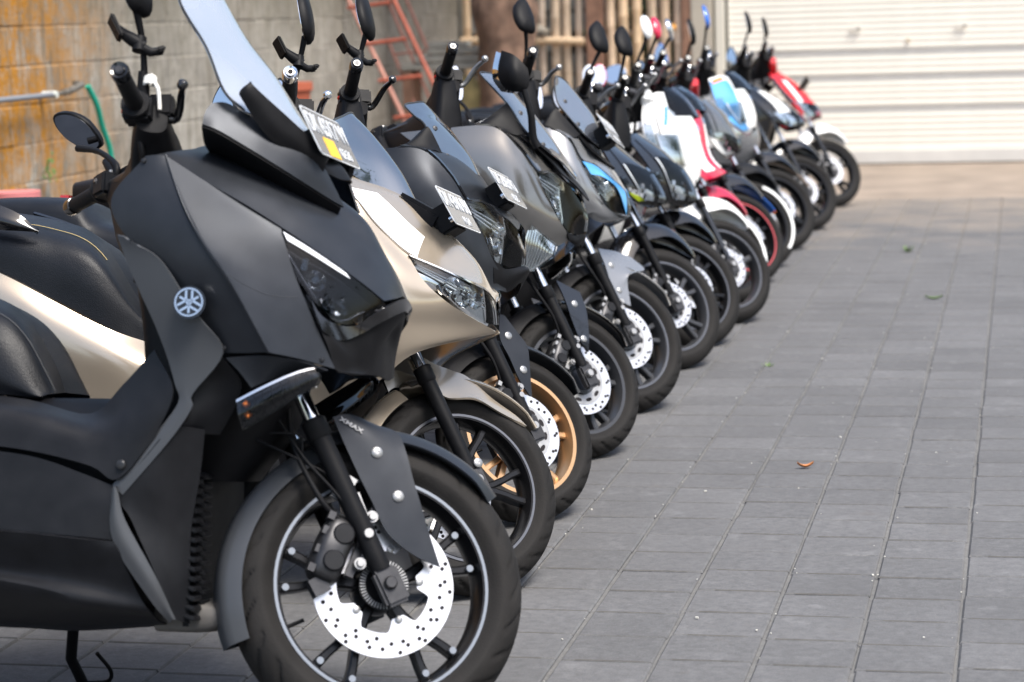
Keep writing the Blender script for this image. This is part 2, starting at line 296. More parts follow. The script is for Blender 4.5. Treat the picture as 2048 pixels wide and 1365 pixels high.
# control points in metres, in the frame of each scooter (x forward, y left, z up); fork parts in the frame of the unsteered fork
T = {
'1.side': [[(-.388, -.262, 1.115), (-.37, -.258, 1.117), (-.353, -.251, 1.116), (-.352, -.25, 1.116), (-.346, -.248, 1.112), (-.255, -.22, 1.052), (-.144, -.185, .982)], [(-.454, -.268, 1.032), (-.378, -.275, 1.028), (-.305, -.283, 1.015), (-.3, -.284, 1.014), (-.295, -.281, 1.012), (-.213, -.235, .983), (-.132, -.19, .949)], [(-.412, -.268, .949), (-.334, -.283, .946), (-.262, -.295, .945), (-.257, -.296, .945), (-.252, -.293, .943), (-.179, -.245, .914), (-.111, -.192, .889)], [(-.321, -.268, .866), (-.257, -.286, .865), (-.201, -.299, .864), (-.197, -.3, .864), (-.194, -.297, .863), (-.139, -.245, .839), (-.085, -.19, .828)], [(-.236, -.25, .744), (-.184, -.265, .743), (-.135, -.279, .744), (-.132, -.28, .744), (-.13, -.277, .743), (-.09, -.225, .734), (-.038, -.17, .717)]],
'1.trim': [[(-.441, -.262, .966), (-.424, -.27, .962), (-.408, -.274, .952)], [(-.418, -.262, .909), (-.385, -.272, .918), (-.351, -.28, .92)], [(-.39, -.262, .851), (-.345, -.274, .856), (-.303, -.284, .858)], [(-.363, -.26, .796), (-.312, -.272, .8), (-.264, -.28, .804)], [(-.339, -.256, .735), (-.288, -.264, .741), (-.227, -.262, .744)], [(-.323, -.255, .684), (-.304, -.258, .684), (-.287, -.258, .667)], [(-.316, -.255, .65), (-.303, -.258, .644), (-.289, -.258, .639)], [(-.363, -.255, .588), (-.349, -.258, .582), (-.333, -.258, .577)], [(-.444, -.258, .493), (-.434, -.26, .486), (-.422, -.26, .476)]],
'1.recess': [[(-.306, -.25, .733), (-.273, -.25, .737), (-.236, -.25, .738)], [(-.298, -.235, .689), (-.257, -.225, .699), (-.209, -.22, .693)], [(-.299, -.24, .628), (-.259, -.215, .643), (-.22, -.2, .654)], [(-.344, -.25, .571), (-.3, -.21, .59), (-.261, -.18, .591)]],
'1.lower_side': [[(-.224, -.258, .734), (-.146, -.262, .738), (-.091, -.222, .729), (-.05, -.178, .713)], [(-.197, -.255, .707), (-.149, -.25, .712), (-.112, -.215, .716), (-.075, -.178, .71)], [(-.176, -.25, .679), (-.153, -.24, .69), (-.128, -.21, .703), (-.102, -.185, .709)]],
'1.front': [[(-.373, -.25, 1.117), (-.359, -.2, 1.129), (-.349, -.12, 1.144), (-.357, 0, 1.164)], [(-.295, -.23, 1.074), (-.284, -.17, 1.103), (-.272, -.09, 1.125), (-.273, 0, 1.14)], [(-.216, -.21, 1.03), (-.189, -.15, 1.062), (-.167, -.08, 1.076), (-.142, 0, 1.091)], [(-.144, -.186, .984), (-.115, -.13, 1.014), (-.097, -.06, 1.038), (-.075, 0, 1.048)], [(-.092, -.166, .948), (-.067, -.105, .974), (-.049, -.05, .996), (-.031, 0, 1.01)], [(-.039, -.143, .91), (-.021, -.09, .93), (-.006, -.045, .943), (.004, 0, .951)], [(.003, -.118, .877), (.017, -.08, .887), (.027, -.04, .895), (.032, 0, .901)], [(.034, -.095, .849), (.04, -.065, .854), (.043, -.03, .859), (.045, 0, .864)]],
'1.headlight': [[(-.142, -.187, .977), (-.092, -.167, .945), (-.039, -.144, .908), (.003, -.119, .875), (.035, -.096, .846)], [(-.127, -.19, .937), (-.08, -.172, .9), (-.033, -.146, .861), (.002, -.12, .839), (.033, -.096, .84)], [(-.111, -.191, .889), (-.072, -.18, .836), (-.042, -.155, .806), (-.015, -.132, .804), (.003, -.115, .819)]],
'1.chin_brow': [[(-.084, -.188, .847), (-.066, -.18, .817), (-.042, -.155, .801), (-.012, -.13, .801), (.011, -.11, .821), (.037, -.09, .841), (.048, 0, .86)], [(-.069, -.19, .804), (-.057, -.182, .783), (-.033, -.15, .771), (-.003, -.12, .786), (.018, -.092, .805), (.037, -.06, .822), (.049, 0, .835)]],
'1.chin': [[(-.069, -.189, .803), (-.048, -.175, .783), (-.027, -.145, .77), (.005, -.105, .791), (.032, -.06, .816), (.049, 0, .833)], [(-.051, -.18, .762), (-.032, -.16, .754), (-.016, -.13, .747), (.011, -.09, .771), (.027, -.05, .789), (.041, 0, .814)], [(-.039, -.168, .718), (-.024, -.145, .716), (-.01, -.115, .722), (.009, -.08, .736), (.017, -.04, .759), (.019, 0, .782)], [(-.025, -.15, .712), (-.011, -.13, .709), (0, -.1, .709), (.011, -.07, .708), (.017, -.035, .705), (.018, 0, .7)]],
'1.dash_side': [[(-.298, -.205, 1.18), (-.297, -.195, 1.203), (-.29, -.18, 1.223)], [(-.27, -.2, 1.169), (-.27, -.185, 1.197), (-.265, -.165, 1.225)], [(-.229, -.185, 1.145), (-.226, -.172, 1.172), (-.22, -.155, 1.201)], [(-.187, -.168, 1.119), (-.184, -.155, 1.151), (-.176, -.14, 1.175)], [(-.126, -.13, 1.079), (-.119, -.12, 1.106), (-.118, -.11, 1.135)], [(-.065, -.06, 1.035), (-.065, -.055, 1.04), (-.093, -.075, 1.102)]],
'1.screen': [[(-.224, -.175, 1.21), (-.178, -.1, 1.19), (-.136, 0, 1.176)], [(-.261, -.19, 1.247), (-.216, -.11, 1.25), (-.179, 0, 1.236)], [(-.299, -.185, 1.331), (-.267, -.1, 1.322), (-.222, 0, 1.302)], [(-.347, -.165, 1.397), (-.318, -.09, 1.394), (-.285, 0, 1.38)], [(-.371, -.15, 1.438), (-.354, -.08, 1.456), (-.335, 0, 1.463)], [(-.391, -.12, 1.499), (-.384, -.06, 1.526), (-.372, 0, 1.529)]],
'1.arm': [[(-.225, -.185, 1.243), (-.218, -.187, 1.252), (-.209, -.18, 1.258)], [(-.221, -.185, 1.225), (-.211, -.187, 1.24), (-.204, -.18, 1.251)], [(-.182, -.155, 1.161), (-.17, -.158, 1.184), (-.162, -.15, 1.21)], [(-.133, -.115, 1.13), (-.123, -.118, 1.146), (-.115, -.11, 1.162)], [(-.096, -.082, 1.104), (-.091, -.084, 1.117), (-.087, -.08, 1.13)]],
'1.tunnel': [[(-1.002, -.16, .693), (-.829, -.16, .674), (-.66, -.16, .655), (-.526, -.18, .629), (-.452, -.2, .684), (-.381, -.22, .751)], [(-.958, -.24, .676), (-.789, -.24, .653), (-.62, -.245, .625), (-.485, -.25, .59), (-.411, -.255, .61), (-.326, -.262, .672)], [(-.945, -.26, .603), (-.777, -.26, .576), (-.61, -.265, .557), (-.485, -.27, .53), (-.429, -.27, .506), (-.358, -.262, .588)]],
'1.lower_a': [[(-.944, -.262, .594), (-.775, -.264, .566), (-.609, -.266, .547), (-.506, -.268, .517), (-.442, -.262, .493)], [(-.937, -.27, .469), (-.769, -.272, .471), (-.603, -.275, .464), (-.502, -.275, .457), (-.439, -.27, .453)], [(-.932, -.275, .416), (-.764, -.278, .414), (-.6, -.28, .404), (-.498, -.28, .397), (-.439, -.27, .392)]],
'1.lower_b': [[(-.927, -.285, .415), (-.759, -.288, .411), (-.595, -.29, .402), (-.495, -.288, .393), (-.435, -.274, .39)], [(-.932, -.275, .397), (-.764, -.278, .391), (-.599, -.28, .38), (-.499, -.278, .373), (-.422, -.27, .366)], [(-.944, -.25, .333), (-.776, -.25, .337), (-.612, -.25, .326), (-.51, -.25, .315), (-.398, -.24, .293)], [(-.937, -.262, .315), (-.77, -.262, .314), (-.605, -.262, .294), (-.505, -.26, .273), (-.376, -.23, .256)], [(-.974, -.19, .237), (-.804, -.19, .232), (-.637, -.19, .232), (-.534, -.19, .23), (-.375, -.18, .233)], [(-1.011, -.12, .216), (-.838, -.12, .211), (-.668, -.12, .209), (-.564, -.12, .207), (-.374, -.13, .223)]],
'1.shield': [[(-.352, -.262, .58), (-.315, -.25, .604), (-.28, -.21, .6)], [(-.428, -.262, .481), (-.353, -.25, .496), (-.292, -.2, .515)], [(-.405, -.26, .43), (-.349, -.23, .411), (-.312, -.19, .41)], [(-.36, -.245, .327), (-.331, -.22, .317), (-.316, -.18, .311)], [(-.339, -.21, .245), (-.329, -.19, .237), (-.319, -.17, .231)]],
'1.highlight_strip': [[(-.442, -.27, .481), (-.434, -.275, .493), (-.428, -.27, .481)], [(-.436, -.272, .39), (-.424, -.276, .411), (-.414, -.268, .43)], [(-.371, -.245, .28), (-.366, -.252, .309), (-.359, -.246, .323)], [(-.344, -.21, .235), (-.336, -.215, .242), (-.332, -.21, .241)]],
'1.seat': [[(-1.093, 0, .893), (-.936, 0, .898), (-.803, 0, .863), (-.742, 0, .824), (-.683, 0, .737), (-.656, 0, .673)], [(-1.049, -.08, .857), (-.895, -.08, .862), (-.77, -.08, .831), (-.708, -.08, .784), (-.661, -.078, .707), (-.642, -.075, .67)], [(-1.023, -.125, .804), (-.871, -.125, .809), (-.761, -.12, .782), (-.706, -.115, .739), (-.664, -.11, .681), (-.648, -.105, .667)], [(-1.014, -.14, .743), (-.862, -.14, .739), (-.763, -.135, .714), (-.711, -.13, .69), (-.673, -.122, .668), (-.656, -.118, .663)], [(-1.018, -.13, .684), (-.866, -.13, .679), (-.766, -.125, .668), (-.714, -.122, .665), (-.681, -.118, .661), (-.664, -.114, .659)]],
'1.signal': [[(-.203, -.25, .654), (-.162, -.24, .677), (-.119, -.225, .699), (-.088, -.21, .713), (-.074, -.2, .715)], [(-.197, -.255, .628), (-.155, -.245, .651), (-.109, -.228, .678), (-.082, -.212, .693), (-.06, -.195, .703)], [(-.192, -.245, .601), (-.153, -.235, .627), (-.105, -.22, .658), (-.078, -.205, .677), (-.067, -.195, .685)]],
'1.fender_plate': [[(-.115, -.085, .614), (-.08, -.082, .623), (-.022, -.06, .612)], [(-.09, -.086, .56), (-.042, -.086, .585), (.02, -.066, .597)], [(-.061, -.087, .501), (-.012, -.088, .54), (.035, -.08, .555)], [(-.033, -.088, .448), (.011, -.089, .481), (.048, -.086, .502)], [(-.002, -.088, .39), (.034, -.089, .423), (.064, -.088, .45)], [(.05, -.086, .351), (.068, -.087, .373), (.083, -.086, .392)], [(.097, -.085, .332), (.101, -.085, .331), (.105, -.085, .33)]],
'1.hub': [[(.019, -.05, .304)]],
'1.ftip': [[(.237, 0, .51)]],
'1.rtip': [[(-.286, 0, .177)]],
'1.fl': [[(.009, -.1, .306)]],
'1.ft': [[(-.145, -.1, .642)]],
'1.gripR': [[(-.595, -.37, 1.16)]],
'1.lever': [[(-.469, -.3, 1.181)]],
'2.side': [[(-.405, -.2, 1.081), (-.298, -.22, 1.017), (-.225, -.212, .96), (-.162, -.205, .884), (-.088, -.187, .815)], [(-.389, -.24, .945), (-.285, -.255, .906), (-.212, -.25, .859), (-.125, -.235, .795), (-.046, -.187, .751)], [(-.384, -.25, .801), (-.28, -.265, .776), (-.207, -.262, .746), (-.104, -.24, .706), (.012, -.15, .697)], [(-.358, -.245, .659), (-.269, -.255, .647), (-.197, -.25, .633), (-.092, -.215, .647), (.071, -.06, .655)], [(-.338, -.225, .519), (-.249, -.235, .536), (-.167, -.225, .564), (-.069, -.185, .603), (.086, -.03, .644)], [(-.295, -.2, .437), (-.222, -.2, .473), (-.144, -.195, .524), (-.064, -.165, .588), (.089, -.015, .639)]],
'2.front': [[(-.324, -.215, 1.036), (-.279, -.12, 1.041), (-.239, 0, 1.036)], [(-.223, -.21, .957), (-.178, -.12, .961), (-.123, 0, .961)], [(-.163, -.203, .885), (-.111, -.11, .897), (-.069, 0, .911)], [(-.088, -.186, .816), (-.045, -.1, .841), (-.016, 0, .865)], [(-.008, -.145, .781), (.021, -.075, .791), (.038, 0, .805)], [(.063, -.085, .747), (.072, -.045, .736), (.074, 0, .729)], [(.08, -.03, .721), (.084, -.015, .72), (.083, 0, .714)]],
'2.headlight': [[(-.087, -.187, .814), (-.03, -.158, .791), (.018, -.128, .769), (.068, -.083, .746), (.079, -.022, .721)], [(-.059, -.184, .78), (-.005, -.155, .753), (.035, -.12, .731), (.074, -.066, .707), (.085, -.012, .694)], [(-.043, -.178, .755), (0, -.14, .719), (.037, -.1, .69), (.071, -.05, .662), (.086, 0, .66)]],
'2.screen': [[(-.262, -.16, 1.028), (-.19, -.08, .98), (-.117, 0, .959)], [(-.281, -.165, 1.083), (-.222, -.08, 1.063), (-.162, 0, 1.041)], [(-.292, -.155, 1.119), (-.264, -.07, 1.122), (-.227, 0, 1.123)], [(-.296, -.135, 1.144), (-.294, -.06, 1.167), (-.287, 0, 1.184)]],
'2.seat': [[(-1.569, 0, .992), (-1.386, 0, .977), (-1.219, 0, .953), (-1.068, 0, .928), (-.945, 0, .879), (-.828, 0, .711)], [(-1.503, -.12, .934), (-1.324, -.12, .924), (-1.161, -.12, .91), (-1.027, -.12, .883), (-.895, -.13, .821), (-.795, -.08, .669)], [(-1.475, -.17, .897), (-1.298, -.17, .876), (-1.134, -.175, .862), (-1.016, -.17, .824), (-.888, -.16, .763), (-.773, -.1, .656)], [(-1.475, -.17, .878), (-1.297, -.17, .839), (-1.13, -.18, .781), (-.988, -.17, .714), (-.857, -.15, .647), (-.766, -.1, .606)]],
'2.body_side': [[(-1.464, -.19, .876), (-1.282, -.2, .836), (-1.118, -.205, .777), (-.977, -.195, .708), (-.847, -.175, .643), (-.745, -.12, .606)], [(-1.445, -.22, .786), (-1.267, -.225, .736), (-1.105, -.23, .71), (-.962, -.225, .637), (-.816, -.2, .572), (-.693, -.15, .531)], [(-1.448, -.21, .688), (-1.27, -.215, .638), (-1.107, -.22, .589), (-.964, -.215, .516), (-.805, -.19, .469), (-.665, -.15, .434)], [(-1.456, -.19, .589), (-1.274, -.2, .515), (-1.114, -.2, .467), (-.968, -.2, .407), (-.794, -.18, .385), (-.651, -.15, .362)]],
'2.grab': [[(-1.21, -.19, .97), (-1.129, -.19, .946), (-1.076, -.188, .922), (-1.032, -.18, .884)], [(-1.199, -.21, .927), (-1.119, -.21, .91), (-1.07, -.2, .896), (-1.029, -.182, .881)], [(-1.203, -.2, .898), (-1.123, -.2, .884), (-1.072, -.195, .881), (-1.032, -.18, .879)]],
'2.fender_plate': [[(-.164, -.075, .549), (-.138, -.06, .577)], [(-.144, -.078, .512), (-.083, -.05, .562)], [(-.106, -.08, .491), (-.033, -.045, .553)], [(-.064, -.08, .466), (.009, -.045, .542)], [(.011, -.075, .477), (.075, -.045, .495)], [(.087, -.06, .456), (.136, -.045, .461)], [(.157, -.05, .436), (.168, -.045, .436)]],
'3.side': [[(-.389, -.23, 1.013), (-.285, -.25, 1.017), (-.208, -.235, 1.009), (-.14, -.215, .943), (-.104, -.19, .879)], [(-.377, -.265, .93), (-.256, -.275, .913), (-.17, -.26, .894), (-.11, -.222, .836), (-.064, -.167, .799)], [(-.363, -.26, .809), (-.223, -.265, .793), (-.146, -.24, .775), (-.079, -.2, .733), (-.041, -.14, .73)], [(-.345, -.22, .663), (-.205, -.22, .662), (-.127, -.2, .663), (-.067, -.16, .65), (-.024, -.11, .69)], [(-.315, -.17, .558), (-.189, -.17, .578), (-.108, -.16, .598), (-.039, -.13, .638), (-.013, -.07, .639)]],
'3.front': [[(-.274, -.24, 1.022), (-.236, -.12, 1.048), (-.211, 0, 1.056)], [(-.205, -.225, 1.01), (-.158, -.12, 1.001), (-.131, 0, .985)], [(-.142, -.21, .946), (-.113, -.11, .941), (-.087, 0, .931)], [(-.102, -.188, .88), (-.081, -.1, .885), (-.051, 0, .879)], [(-.063, -.166, .876), (-.043, -.085, .869), (-.028, 0, .855)], [(-.023, -.122, .844), (-.009, -.06, .831), (-.002, 0, .816)]],
'3.headlight': [[(-.104, -.187, .878), (-.064, -.166, .874), (-.021, -.121, .843), (.006, -.05, .81), (.016, 0, .76)], [(-.078, -.18, .834), (-.039, -.14, .81), (-.008, -.09, .78), (.012, -.04, .757), (.02, 0, .735)], [(-.063, -.167, .801), (-.042, -.135, .733), (-.019, -.1, .71), (-.002, -.05, .707), (.019, 0, .716)]],
'3.chin': [[(-.041, -.138, .73), (-.014, -.09, .701), (.019, 0, .715)], [(-.036, -.13, .682), (-.007, -.08, .672), (.035, 0, .703)], [(-.04, -.12, .64), (-.012, -.06, .639), (.011, 0, .669)]],
'3.screen': [[(-.163, -.15, .995), (-.14, -.08, .979), (-.109, 0, .968)], [(-.196, -.165, 1.023), (-.169, -.08, 1.035), (-.138, 0, 1.024)], [(-.228, -.155, 1.091), (-.208, -.07, 1.102), (-.189, 0, 1.087)], [(-.263, -.14, 1.119), (-.251, -.07, 1.138), (-.243, 0, 1.148)], [(-.295, -.12, 1.151), (-.285, -.06, 1.167), (-.273, 0, 1.177)]],
'3.dash_side': [[(-.305, -.23, 1.017), (-.259, -.22, 1.023), (-.205, -.21, 1.014)], [(-.268, -.2, 1.034), (-.232, -.19, 1.052), (-.187, -.18, 1.016)], [(-.229, -.16, 1.082), (-.212, -.16, 1.079), (-.17, -.155, .997)]],
'3.fender_plate': [[(-.074, -.075, .576), (-.057, -.075, .573)], [(-.078, -.078, .501), (-.017, -.075, .527)], [(-.05, -.08, .443), (.01, -.075, .495)], [(-.023, -.08, .384), (.015, -.076, .444)], [(.011, -.076, .343), (.017, -.076, .344)]],
'4.side': [[(-.51, -.22, 1.015), (-.359, -.25, 1.022), (-.211, -.24, 1.025), (-.136, -.212, .961), (-.084, -.181, .889)], [(-.417, -.265, .939), (-.304, -.275, .935), (-.182, -.255, .928), (-.105, -.212, .878), (-.056, -.157, .819)], [(-.369, -.26, .799), (-.243, -.26, .813), (-.137, -.24, .806), (-.073, -.19, .772), (-.031, -.142, .764)], [(-.346, -.22, .679), (-.219, -.22, .701), (-.13, -.2, .71), (-.062, -.16, .71), (-.003, -.105, .712)], [(-.293, -.17, .559), (-.198, -.17, .605), (-.122, -.16, .621), (-.051, -.12, .655), (.003, -.07, .69)]],
'4.front': [[(-.268, -.23, 1.033), (-.231, -.12, 1.056), (-.202, 0, 1.064)], [(-.206, -.225, 1.025), (-.166, -.12, 1.023), (-.136, 0, 1.015)], [(-.133, -.21, .961), (-.104, -.11, .968), (-.079, 0, .958)], [(-.082, -.18, .891), (-.058, -.1, .909), (-.038, 0, .899)], [(-.047, -.152, .892), (-.026, -.085, .886), (-.014, 0, .87)], [(-.014, -.112, .868), (-.002, -.06, .855), (.004, 0, .841)]],
'4.headlight': [[(-.082, -.179, .888), (-.047, -.151, .892), (-.014, -.111, .867), (.014, -.05, .836), (.028, 0, .805)], [(-.067, -.169, .852), (-.031, -.136, .832), (-.002, -.091, .797), (.027, -.04, .779), (.043, 0, .764)], [(-.055, -.157, .817), (-.03, -.137, .765), (-.002, -.102, .715), (.017, -.05, .707), (.04, 0, .721)]],
'4.chin': [[(-.001, -.105, .712), (.016, -.06, .703), (.037, 0, .715)], [(.003, -.09, .688), (.022, -.05, .685), (.036, 0, .701)], [(.005, -.07, .68), (.018, -.03, .673), (.023, 0, .68)]],
'4.signal': [[(-.096, -.195, .727), (-.064, -.175, .699), (-.027, -.145, .665)], [(-.11, -.2, .676), (-.073, -.18, .654), (-.03, -.155, .642)], [(-.119, -.195, .618), (-.099, -.175, .584), (-.036, -.155, .631)]],
'4.screen': [[(-.05, -.12, .957), (-.021, -.07, .93), (.008, 0, .89)], [(-.123, -.165, 1.021), (-.087, -.08, 1.011), (-.052, 0, .99)], [(-.173, -.165, 1.095), (-.147, -.08, 1.099), (-.121, 0, 1.083)], [(-.227, -.15, 1.155), (-.212, -.07, 1.181), (-.193, 0, 1.163)], [(-.281, -.12, 1.211), (-.263, -.06, 1.221), (-.249, 0, 1.223)]],
'4.dash_side': [[(-.297, -.24, 1.014), (-.245, -.23, 1.02), (-.192, -.22, 1.021)], [(-.244, -.2, 1.053), (-.199, -.19, 1.061), (-.152, -.185, 1.006)], [(-.18, -.17, 1.11), (-.166, -.17, 1.079), (-.125, -.165, 1.012)]],
'4.mirror': [[(-.194, -.2, 1.268), (-.15, -.205, 1.249), (-.11, -.2, 1.209)], [(-.205, -.2, 1.21), (-.151, -.225, 1.205), (-.105, -.2, 1.177)], [(-.201, -.2, 1.176), (-.149, -.222, 1.164), (-.109, -.2, 1.151)], [(-.177, -.2, 1.143), (-.152, -.205, 1.137), (-.126, -.2, 1.135)]],
'4.mstalk': [[(-.122, -.2, 1.143), (-.101, -.19, 1.067), (-.097, -.175, .999), (-.085, -.165, .969)]],
'4.fender_plate': [[(-.084, -.078, .558), (.009, -.07, .536)], [(-.056, -.08, .494), (.026, -.072, .481)], [(-.032, -.08, .421), (.029, -.075, .422)], [(-.009, -.08, .365), (.027, -.076, .369)], [(.017, -.076, .33), (.024, -.076, .331)]],
'5.side': [[(-.329, -.21, .972), (-.229, -.23, .98), (-.145, -.21, .941), (-.106, -.182, .868)], [(-.284, -.25, .866), (-.18, -.25, .865), (-.098, -.22, .824), (-.035, -.125, .731)], [(-.23, -.25, .729), (-.146, -.24, .746), (-.075, -.2, .741), (-.03, -.105, .721)], [(-.187, -.2, .613), (-.12, -.19, .665), (-.058, -.15, .694), (.01, -.04, .682)]],
'5.front': [[(-.187, -.22, .968), (-.163, -.12, .994), (-.143, 0, 1.005)], [(-.145, -.21, .943), (-.112, -.11, .951), (-.088, 0, .947)], [(-.106, -.182, .87), (-.073, -.1, .895), (-.052, 0, .894)], [(-.063, -.142, .855), (-.031, -.075, .849), (-.009, 0, .833)], [(-.009, -.092, .812), (.01, -.045, .796), (.023, 0, .777)]],
'5.headlight': [[(-.106, -.181, .867), (-.063, -.141, .854), (-.009, -.091, .81), (.023, 0, .773)], [(-.065, -.155, .806), (-.029, -.115, .782), (.008, -.062, .754), (.038, 0, .733)], [(-.033, -.125, .727), (-.013, -.092, .706), (.011, -.045, .685), (.036, 0, .694)]],
'5.film': [[(-.102, -.185, .865), (-.06, -.146, .853), (-.006, -.096, .81), (.019, -.03, .777)], [(-.086, -.176, .843), (-.051, -.14, .833), (-.007, -.092, .795), (.024, -.025, .749)], [(-.073, -.17, .821), (-.038, -.135, .814), (.003, -.085, .778), (.025, -.03, .697)]],
'5.chin': [[(-.033, -.125, .724), (-.01, -.09, .703), (.036, 0, .692)], [(-.058, -.15, .694), (-.018, -.08, .678), (.012, 0, .682)], [(-.088, -.16, .685), (-.052, -.09, .665), (-.011, 0, .672)]],
'5.screen': [[(-.108, -.14, .974), (-.075, -.07, .945), (-.056, 0, .934)], [(-.166, -.155, 1.041), (-.127, -.08, 1.039), (-.087, 0, 1.033)], [(-.196, -.155, 1.085), (-.165, -.07, 1.106), (-.133, 0, 1.1)], [(-.207, -.13, 1.159), (-.207, -.07, 1.18), (-.187, 0, 1.168)]],
'5.dash_side': [[(-.248, -.22, .969), (-.215, -.21, .987), (-.156, -.2, .948)], [(-.22, -.19, 1.02), (-.201, -.19, 1.024), (-.126, -.175, .951)], [(-.194, -.17, 1.057), (-.184, -.17, 1.044), (-.113, -.15, .963)]],
'5.fender_plate': [[(-.104, -.078, .568), (-.023, -.06, .58), (.05, -.045, .578)], [(-.08, -.08, .509), (-.012, -.07, .521), (.106, -.045, .54)], [(-.064, -.08, .454), (-.01, -.078, .474), (.029, -.075, .502)], [(-.042, -.08, .411), (-.007, -.078, .427), (.01, -.077, .459)], [(-.028, -.08, .385), (-.003, -.078, .375), (.018, -.077, .371)]],
'14.front': [[(-.405, -.16, .948), (-.362, -.08, .959), (-.328, 0, .949)], [(-.355, -.2, .845), (-.282, -.11, .873), (-.224, 0, .876)], [(-.28, -.2, .75), (-.193, -.11, .777), (-.145, 0, .791)], [(-.214, -.17, .684), (-.137, -.08, .701), (-.086, 0, .717)], [(-.167, -.12, .617), (-.115, -.06, .627), (-.051, 0, .65)], [(-.148, -.07, .602), (-.111, -.03, .61), (-.072, 0, .623)]],
'8.front': [[(-.325, -.17, 1), (-.282, -.09, 1.032), (-.24, 0, 1.036)], [(-.333, -.2, .919), (-.245, -.11, .955), (-.168, 0, .974)], [(-.32, -.22, .828), (-.21, -.12, .856), (-.111, 0, .868)], [(-.285, -.2, .738), (-.177, -.11, .755), (-.097, 0, .765)], [(-.206, -.14, .655), (-.149, -.07, .666), (-.101, 0, .676)], [(-.144, -.06, .589), (-.13, -.03, .585), (-.117, 0, .592)]],
'9.front': [[(-.287, -.17, .961), (-.259, -.09, 1.004), (-.222, 0, 1.016)], [(-.253, -.2, .898), (-.191, -.11, .943), (-.146, 0, .966)], [(-.216, -.21, .809), (-.147, -.12, .847), (-.097, 0, .865)], [(-.183, -.19, .722), (-.121, -.1, .743), (-.078, 0, .753)], [(-.131, -.14, .645), (-.094, -.07, .663), (-.049, 0, .689)], [(-.08, -.08, .587), (-.034, -.04, .606), (.011, 0, .633)]],
'10.front': [[(-.209, -.17, .915), (-.187, -.09, .937), (-.169, 0, .949)], [(-.179, -.2, .853), (-.129, -.11, .878), (-.097, 0, .881)], [(-.161, -.2, .785), (-.091, -.11, .817), (-.052, 0, .809)], [(-.139, -.18, .712), (-.074, -.1, .742), (-.021, 0, .738)], [(-.101, -.12, .665), (-.054, -.06, .686), (-.016, 0, .7)], [(-.077, -.07, .655), (-.047, -.03, .669), (-.026, 0, .682)]],
'11.front': [[(-.237, -.17, 1.01), (-.187, -.09, 1.036), (-.139, 0, 1.039)], [(-.214, -.2, .933), (-.136, -.11, .978), (-.08, 0, .992)], [(-.184, -.21, .852), (-.092, -.12, .901), (-.031, 0, .916)], [(-.133, -.19, .787), (-.062, -.1, .823), (-.004, 0, .835)], [(-.079, -.13, .746), (-.039, -.07, .763), (-.004, 0, .776)], [(-.054, -.07, .726), (-.033, -.03, .735), (-.015, 0, .744)]],
'13.front': [[(-.335, -.16, .874), (-.32, -.08, .916), (-.305, 0, .939)], [(-.284, -.2, .805), (-.225, -.1, .848), (-.183, 0, .861)], [(-.222, -.2, .742), (-.141, -.1, .791), (-.086, 0, .796)], [(-.164, -.17, .683), (-.072, -.08, .717), (-.012, 0, .726)], [(-.123, -.12, .651), (-.043, -.06, .663), (.016, 0, .685)], [(-.097, -.07, .638), (-.039, -.03, .642), (-.002, 0, .651)]],
'6.front': [[(-.24, -.17, .88), (-.224, -.08, .9), (-.212, 0, .905)], [(-.195, -.2, .809), (-.155, -.1, .834), (-.127, 0, .833)], [(-.162, -.2, .751), (-.106, -.1, .775), (-.063, 0, .779)], [(-.132, -.17, .699), (-.069, -.08, .715), (-.023, 0, .72)], [(-.117, -.12, .665), (-.053, -.06, .666), (-.002, 0, .673)], [(-.089, -.08, .645), (-.048, -.03, .645), (-.019, 0, .649)]],
'7.front': [[(-.242, -.17, .865), (-.22, -.08, .89), (-.208, 0, .899)], [(-.185, -.2, .799), (-.139, -.1, .824), (-.107, 0, .826)], [(-.133, -.2, .727), (-.077, -.1, .757), (-.04, 0, .756)], [(-.107, -.17, .664), (-.044, -.08, .684), (.006, 0, .691)], [(-.094, -.12, .616), (-.026, -.06, .62), (.027, 0, .631)], [(-.058, -.08, .59), (-.018, -.03, .594), (.015, 0, .604)]],
'2.grip': [[(-.593, -.37, 1.092)]],
'2.lever': [[(-.47, -.3, 1.099)]],
'2.mir': [[(-.516, -.27, 1.307)]],
'3.grip': [[(-.658, -.37, 1.065)]],
'3.lever': [[(-.513, -.3, 1.095)]],
'3.mir': [[(-.575, -.27, 1.282)]],
'4.grip': [[(-.598, -.37, 1.112)]],
'4.lever': [[(-.442, -.3, 1.152)]],
'4.mir': [[(-.532, -.27, 1.358)]],
'5.grip': [[(-.504, -.37, 1.104)]],
'5.lever': [[(-.359, -.3, 1.116)]],
'5.mir': [[(-.468, -.27, 1.298)]],
'6.grip': [[(-.494, -.35, 1.003)]],
'6.lever': [[(-.328, -.28, 1.021)]],
'6.mir': [[(-.384, -.26, 1.22)]],
'7.grip': [[(-.469, -.35, .964)]],
'7.lever': [[(-.326, -.28, .997)]],
'7.mir': [[(-.399, -.26, 1.186)]],
'8.grip': [[(-.584, -.35, .977)]],
'8.lever': [[(-.457, -.28, .995)]],
'8.mir': [[(-.473, -.26, 1.236)]],
'9.grip': [[(-.561, -.35, .996)]],
'9.lever': [[(-.439, -.28, 1.027)]],
'9.mir': [[(-.46, -.26, 1.228)]],
'10.grip': [[(-.632, -.35, .986)]],
'10.lever': [[(-.48, -.28, 1.016)]],
'10.mir': [[(-.523, -.26, 1.192)]],
'11.grip': [[(-.58, -.35, .957)]],
'11.lever': [[(-.46, -.28, 1.003)]],
'11.mir': [[(-.489, -.26, 1.168)]],
'12.grip': [[(-.61, -.35, .993)]],
'12.lever': [[(-.504, -.28, 1.015)]],
'12.mir': [[(-.549, -.26, 1.238)]],
